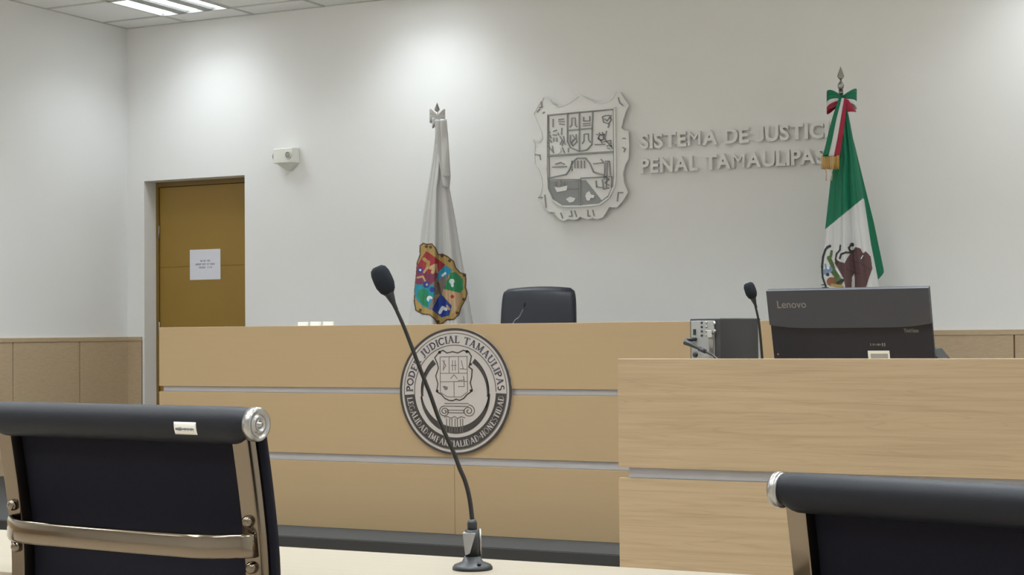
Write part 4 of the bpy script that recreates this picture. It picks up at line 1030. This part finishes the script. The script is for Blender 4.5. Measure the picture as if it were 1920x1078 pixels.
# ------------------------------------------------------------------ foreground desk
p0, p1 = at(515, 1024, 2, DZT), at(1160, 1062, 2, DZT)
yd = (p0.y + p1.y) / 2
tdk = thing('counsel_desk', 'pale wooden desk in the foreground carrying the tall microphone', 'desk', (6.6, yd - .2, 0))
ang = math.atan2(p1.y - p0.y, p1.x - p0.x)
DX_0, DX_1 = 5.0, 7.36; DEP = .46
mb = MB(); mb.box(DX_0, DX_1, yd - DEP, yd, DZT - .025, DZT); mb.build('desktop', M['desk_wood'], tdk, world=True, bevel=.002)
mb = MB(); mb.box(DX_0 + .04, DX_1 - .04, yd - .06, yd - .04, .12, DZT - .025); mb.build('modesty_panel', M['stand_wood'], tdk, world=True)
for x in (DX_0 + .04, DX_1 - .062):
    mb = MB(); mb.box(x, x + .022, yd - DEP + .02, yd - .061, 0, DZT - .025); mb.build('side_panel', M['stand_wood'], tdk, world=True)

# ------------------------------------------------------------------ office chairs with chrome rails
def office_chair(label, pL, pR, ztop, sticker, group):
    c = (pL + pR) / 2; W = (pR - pL).length; rz = math.atan2(pR.y - pL.y, pR.x - pL.x)
    t = thing('office_chair', label, 'chair', (c.x, c.y, 0), rz, group)
    H = ztop - .026        # centre of the top roll
    hw = W / 2; rx = hw - .031
    # side profile (y forward, z)
    prof = [(0, 0), (.022, -.12), (.034, -.22), (.035, -.34), (.04, -.42), (.065, -.475), (.12, -.515), (.2, -.53), (.3, -.525), (.38, -.52), (.43, -.53), (.455, -.565)]
    def sm(tab, n=5):
        P = [tab[0]] + tab + [tab[-1]]; out = []
        for i in range(1, len(P) - 2):
            for k in range(n):
                s = k / n; out.append(tuple(.5 * (2 * P[i][j] + (P[i + 1][j] - P[i - 1][j]) * s + (2 * P[i - 1][j] - 5 * P[i][j] + 4 * P[i + 1][j] - P[i + 2][j]) * s * s + (3 * P[i][j] - P[i - 1][j] - 3 * P[i + 1][j] + P[i + 2][j]) * s ** 3) for j in (0, 1)))
        out.append(tab[-1]); return out
    pr_ = sm(prof)
    def rail(sx):
        mb = MB(); vs = []; fs = []
        w_, th = .0175, .011
        for i, (y, z) in enumerate(pr_):
            a = pr_[max(i - 1, 0)]; b = pr_[min(i + 1, len(pr_) - 1)]; tx, tz = b[0] - a[0], b[1] - a[1]; l = math.hypot(tx, tz); nx, nz = -tz / l, tx / l
            # rounded rectangular section
            sec = [(-w_, -th * .3), (-w_ * .85, -th), (w_ * .85, -th), (w_, -th * .3), (w_, th), (-w_, th)]
            for (u, v) in sec: vs.append((sx * rx + u, y + nx * v, H + z + nz * v))
        n = 6
        for i in range(len(pr_) - 1):
            for k in range(n): fs.append((i * n + k, i * n + (k + 1) % n, (i + 1) * n + (k + 1) % n, (i + 1) * n + k))
        fs.append(tuple(range(n))); fs.append(tuple(range((len(pr_) - 1) * n, len(pr_) * n)))
        mb.add(vs, fs, 0, True); return mb.build('side_rail', M['chrome'], t, bevel=.0015)
    for s in (-1, 1): rail(s)
    # sling panel in front of the rails
    def sling(u, v):
        i = v * (len(pr_) - 1); k = min(int(i), len(pr_) - 2); f_ = i - k
        y = pr_[k][0] * (1 - f_) + pr_[k + 1][0] * f_; z = pr_[k][1] * (1 - f_) + pr_[k + 1][1] * f_
        a, b = pr_[k], pr_[k + 1]; tx, tz = b[0] - a[0], b[1] - a[1]; l = math.hypot(tx, tz)
        off = .0175; x = (u * 2 - 1) * (hw - .006)
        return Vector((x, y - tz / l * off, H + z + tx / l * off))
    mb = MB(); mb.grid(sling, 12, 70); o = mb.build('sling', M['mesh'], t); q = o.modifiers.new('t', 'SOLIDIFY'); q.thickness = .012; q.offset = 0
    # top roll, slightly flattened, with rounded lower corners
    mb = MB()
    def roll(u, v):
        th = u * 2 * PI; x = (v * 2 - 1) * (hw - .008)
        e = abs(v * 2 - 1); k = 1.0 - .12 * max(0, (e - .9) / .1) ** 2
        lz = .031 if math.sin(th) < 0 else .026
        if math.sin(th) < 0: lz *= 1 - .35 * max(0, (e - .88) / .12) ** 2
        return Vector((x, math.cos(th) * .025 * k, math.sin(th) * lz * k + H))
    mb.grid(roll, 28, 60); mb.build('top_roll', M['vinyl'], t)
    for s in (-1, 1):
        mb = MB(); pr2 = [(.0, .012), (.0035, .012), (.0045, .007), (.009, .0065), (.010, .0095), (.013, .0095), (.0145, .006), (.0185, .006), (.0205, .009), (.0235, .009), (.026, .005), (.026, -.004), (.02, -.006)]
        mb.lathe([(r_ if r_ > 0 else 0, s * h_) for r_, h_ in pr2], (s * (hw - .004), 0, H), 32, 'x')
        mb.build('end_cap', M['alu'], t)
    # curved chrome cross brace with bolts
    zb = -.183; yb = pr_[8][0]
    def ybk(z):
        for (y0, z0), (y1, z1) in zip(pr_, pr_[1:]):
            if z1 <= z <= z0: return y0 + (y1 - y0) * (z - z0) / (z1 - z0)
        return 0
    y_r = ybk(zb) - .011
    mb = MB(); pts = []
    n = 36; vs = []; fs = []
    sec = [(-.006, -.0135), (-.0035, -.018), (.004, -.018), (.006, -.0135), (.006, .0135), (.004, .018), (-.0035, .018), (-.006, .0135)]
    for i in range(n + 1):
        s = i / n * 2 - 1; x = s * (rx + .010); bow = .040 * (1 - max(0, (abs(s) - .66) / .34) ** 2) + .014 * (1 - s * s)
        for (a, b) in sec: vs.append((x, y_r - bow - .003 + a, H + zb + b))
    m_ = len(sec)
    for i in range(n):
        for k in range(m_): fs.append((i * m_ + k, i * m_ + (k + 1) % m_, (i + 1) * m_ + (k + 1) % m_, (i + 1) * m_ + k))
    fs.append(tuple(range(m_))); fs.append(tuple(range(n * m_, (n + 1) * m_)))
    mb.add(vs, fs, 0, True); mb.build('back_brace', M['chrome'], t)
    for s in (-1, 1):
        for dz in (.036, -.034):
            mb = MB(); mb.lathe([(.0095, -.001), (.0095, .004), (.007, .009), (.003, .011), (0, .011)], (s * (rx - .001), ybk(zb + dz) - .0105, H + zb + dz), 20, 'y'); mb.build('bolt', M['chrome'], t)
    # under-seat cross tube, column, base
    mb = MB(); mb.tube([(-rx, .16, H - .545), (-rx * .5, .17, H - .56), (rx * .5, .17, H - .56), (rx, .16, H - .545)], .012, 10)
    mb.tube([(-rx, .34, H - .54), (-rx * .5, .33, H - .56), (rx * .5, .33, H - .56), (rx, .34, H - .54)], .012, 10)
    mb.box(-.07, .07, .15, .35, H - .585, H - .56); mb.build('seat_carrier', M['chrome'], t)
    mb = MB(); mb.tube([(0, .25, .09), (0, .25, H - .58)], [.03, .022], 16); mb.build('gas_column', M['chrome'], t)
    star(t, (0, .25), .27, M['chrome'])
    if sticker:
        zt = .006; mb = MB()
        def stk(u, v):
            x = sticker[0] + (sticker[1] - sticker[0]) * u; th = rad(176 + 36 * v)
            return Vector((x, math.cos(th) * .0257, H + math.sin(th) * .0318))
        mb.grid(stk, 8, 6); o = mb.build('white_tag', M['sticker'], t); o['label'] = 'small white maker\'s tag'
        q = o.modifiers.new('t', 'SOLIDIFY'); q.thickness = .0006
        mb = MB(); x = sticker[0] + .004
        while x < sticker[1] - .005:
            hh = random.choice((.0012, .0018, .0024)); mb.box(x, x + .0012, -.0262, -.0244, H - .0085 - hh, H - .0085 + hh)
            if random.random() > .4: mb.box(x, x + .0026, -.0262, -.0244, H - .0097, H - .0089)
            x += .0031
        mb.build('tag_marking', M['ink'], t)
    return t
def along(u, v, z): return CAMP + ray(u, v) * z
cl, cr_ = along(-12, 785, 2.76), along(483, 796, 2.45)
office_chair('dark navy chair with chrome rails and a small white tag, bottom left of the photo', cl, cr_, 1.042, (.145, .190), 'office chairs in the foreground')
c2l = along(1459, 925, 2.34); dv = Vector((math.cos(rad(-13)), math.sin(rad(-13)), 0)) * .56
office_chair('dark navy chair with a chrome end cap and rail, bottom right below the monitor', c2l, c2l + dv, .949, None, 'office chairs in the foreground')
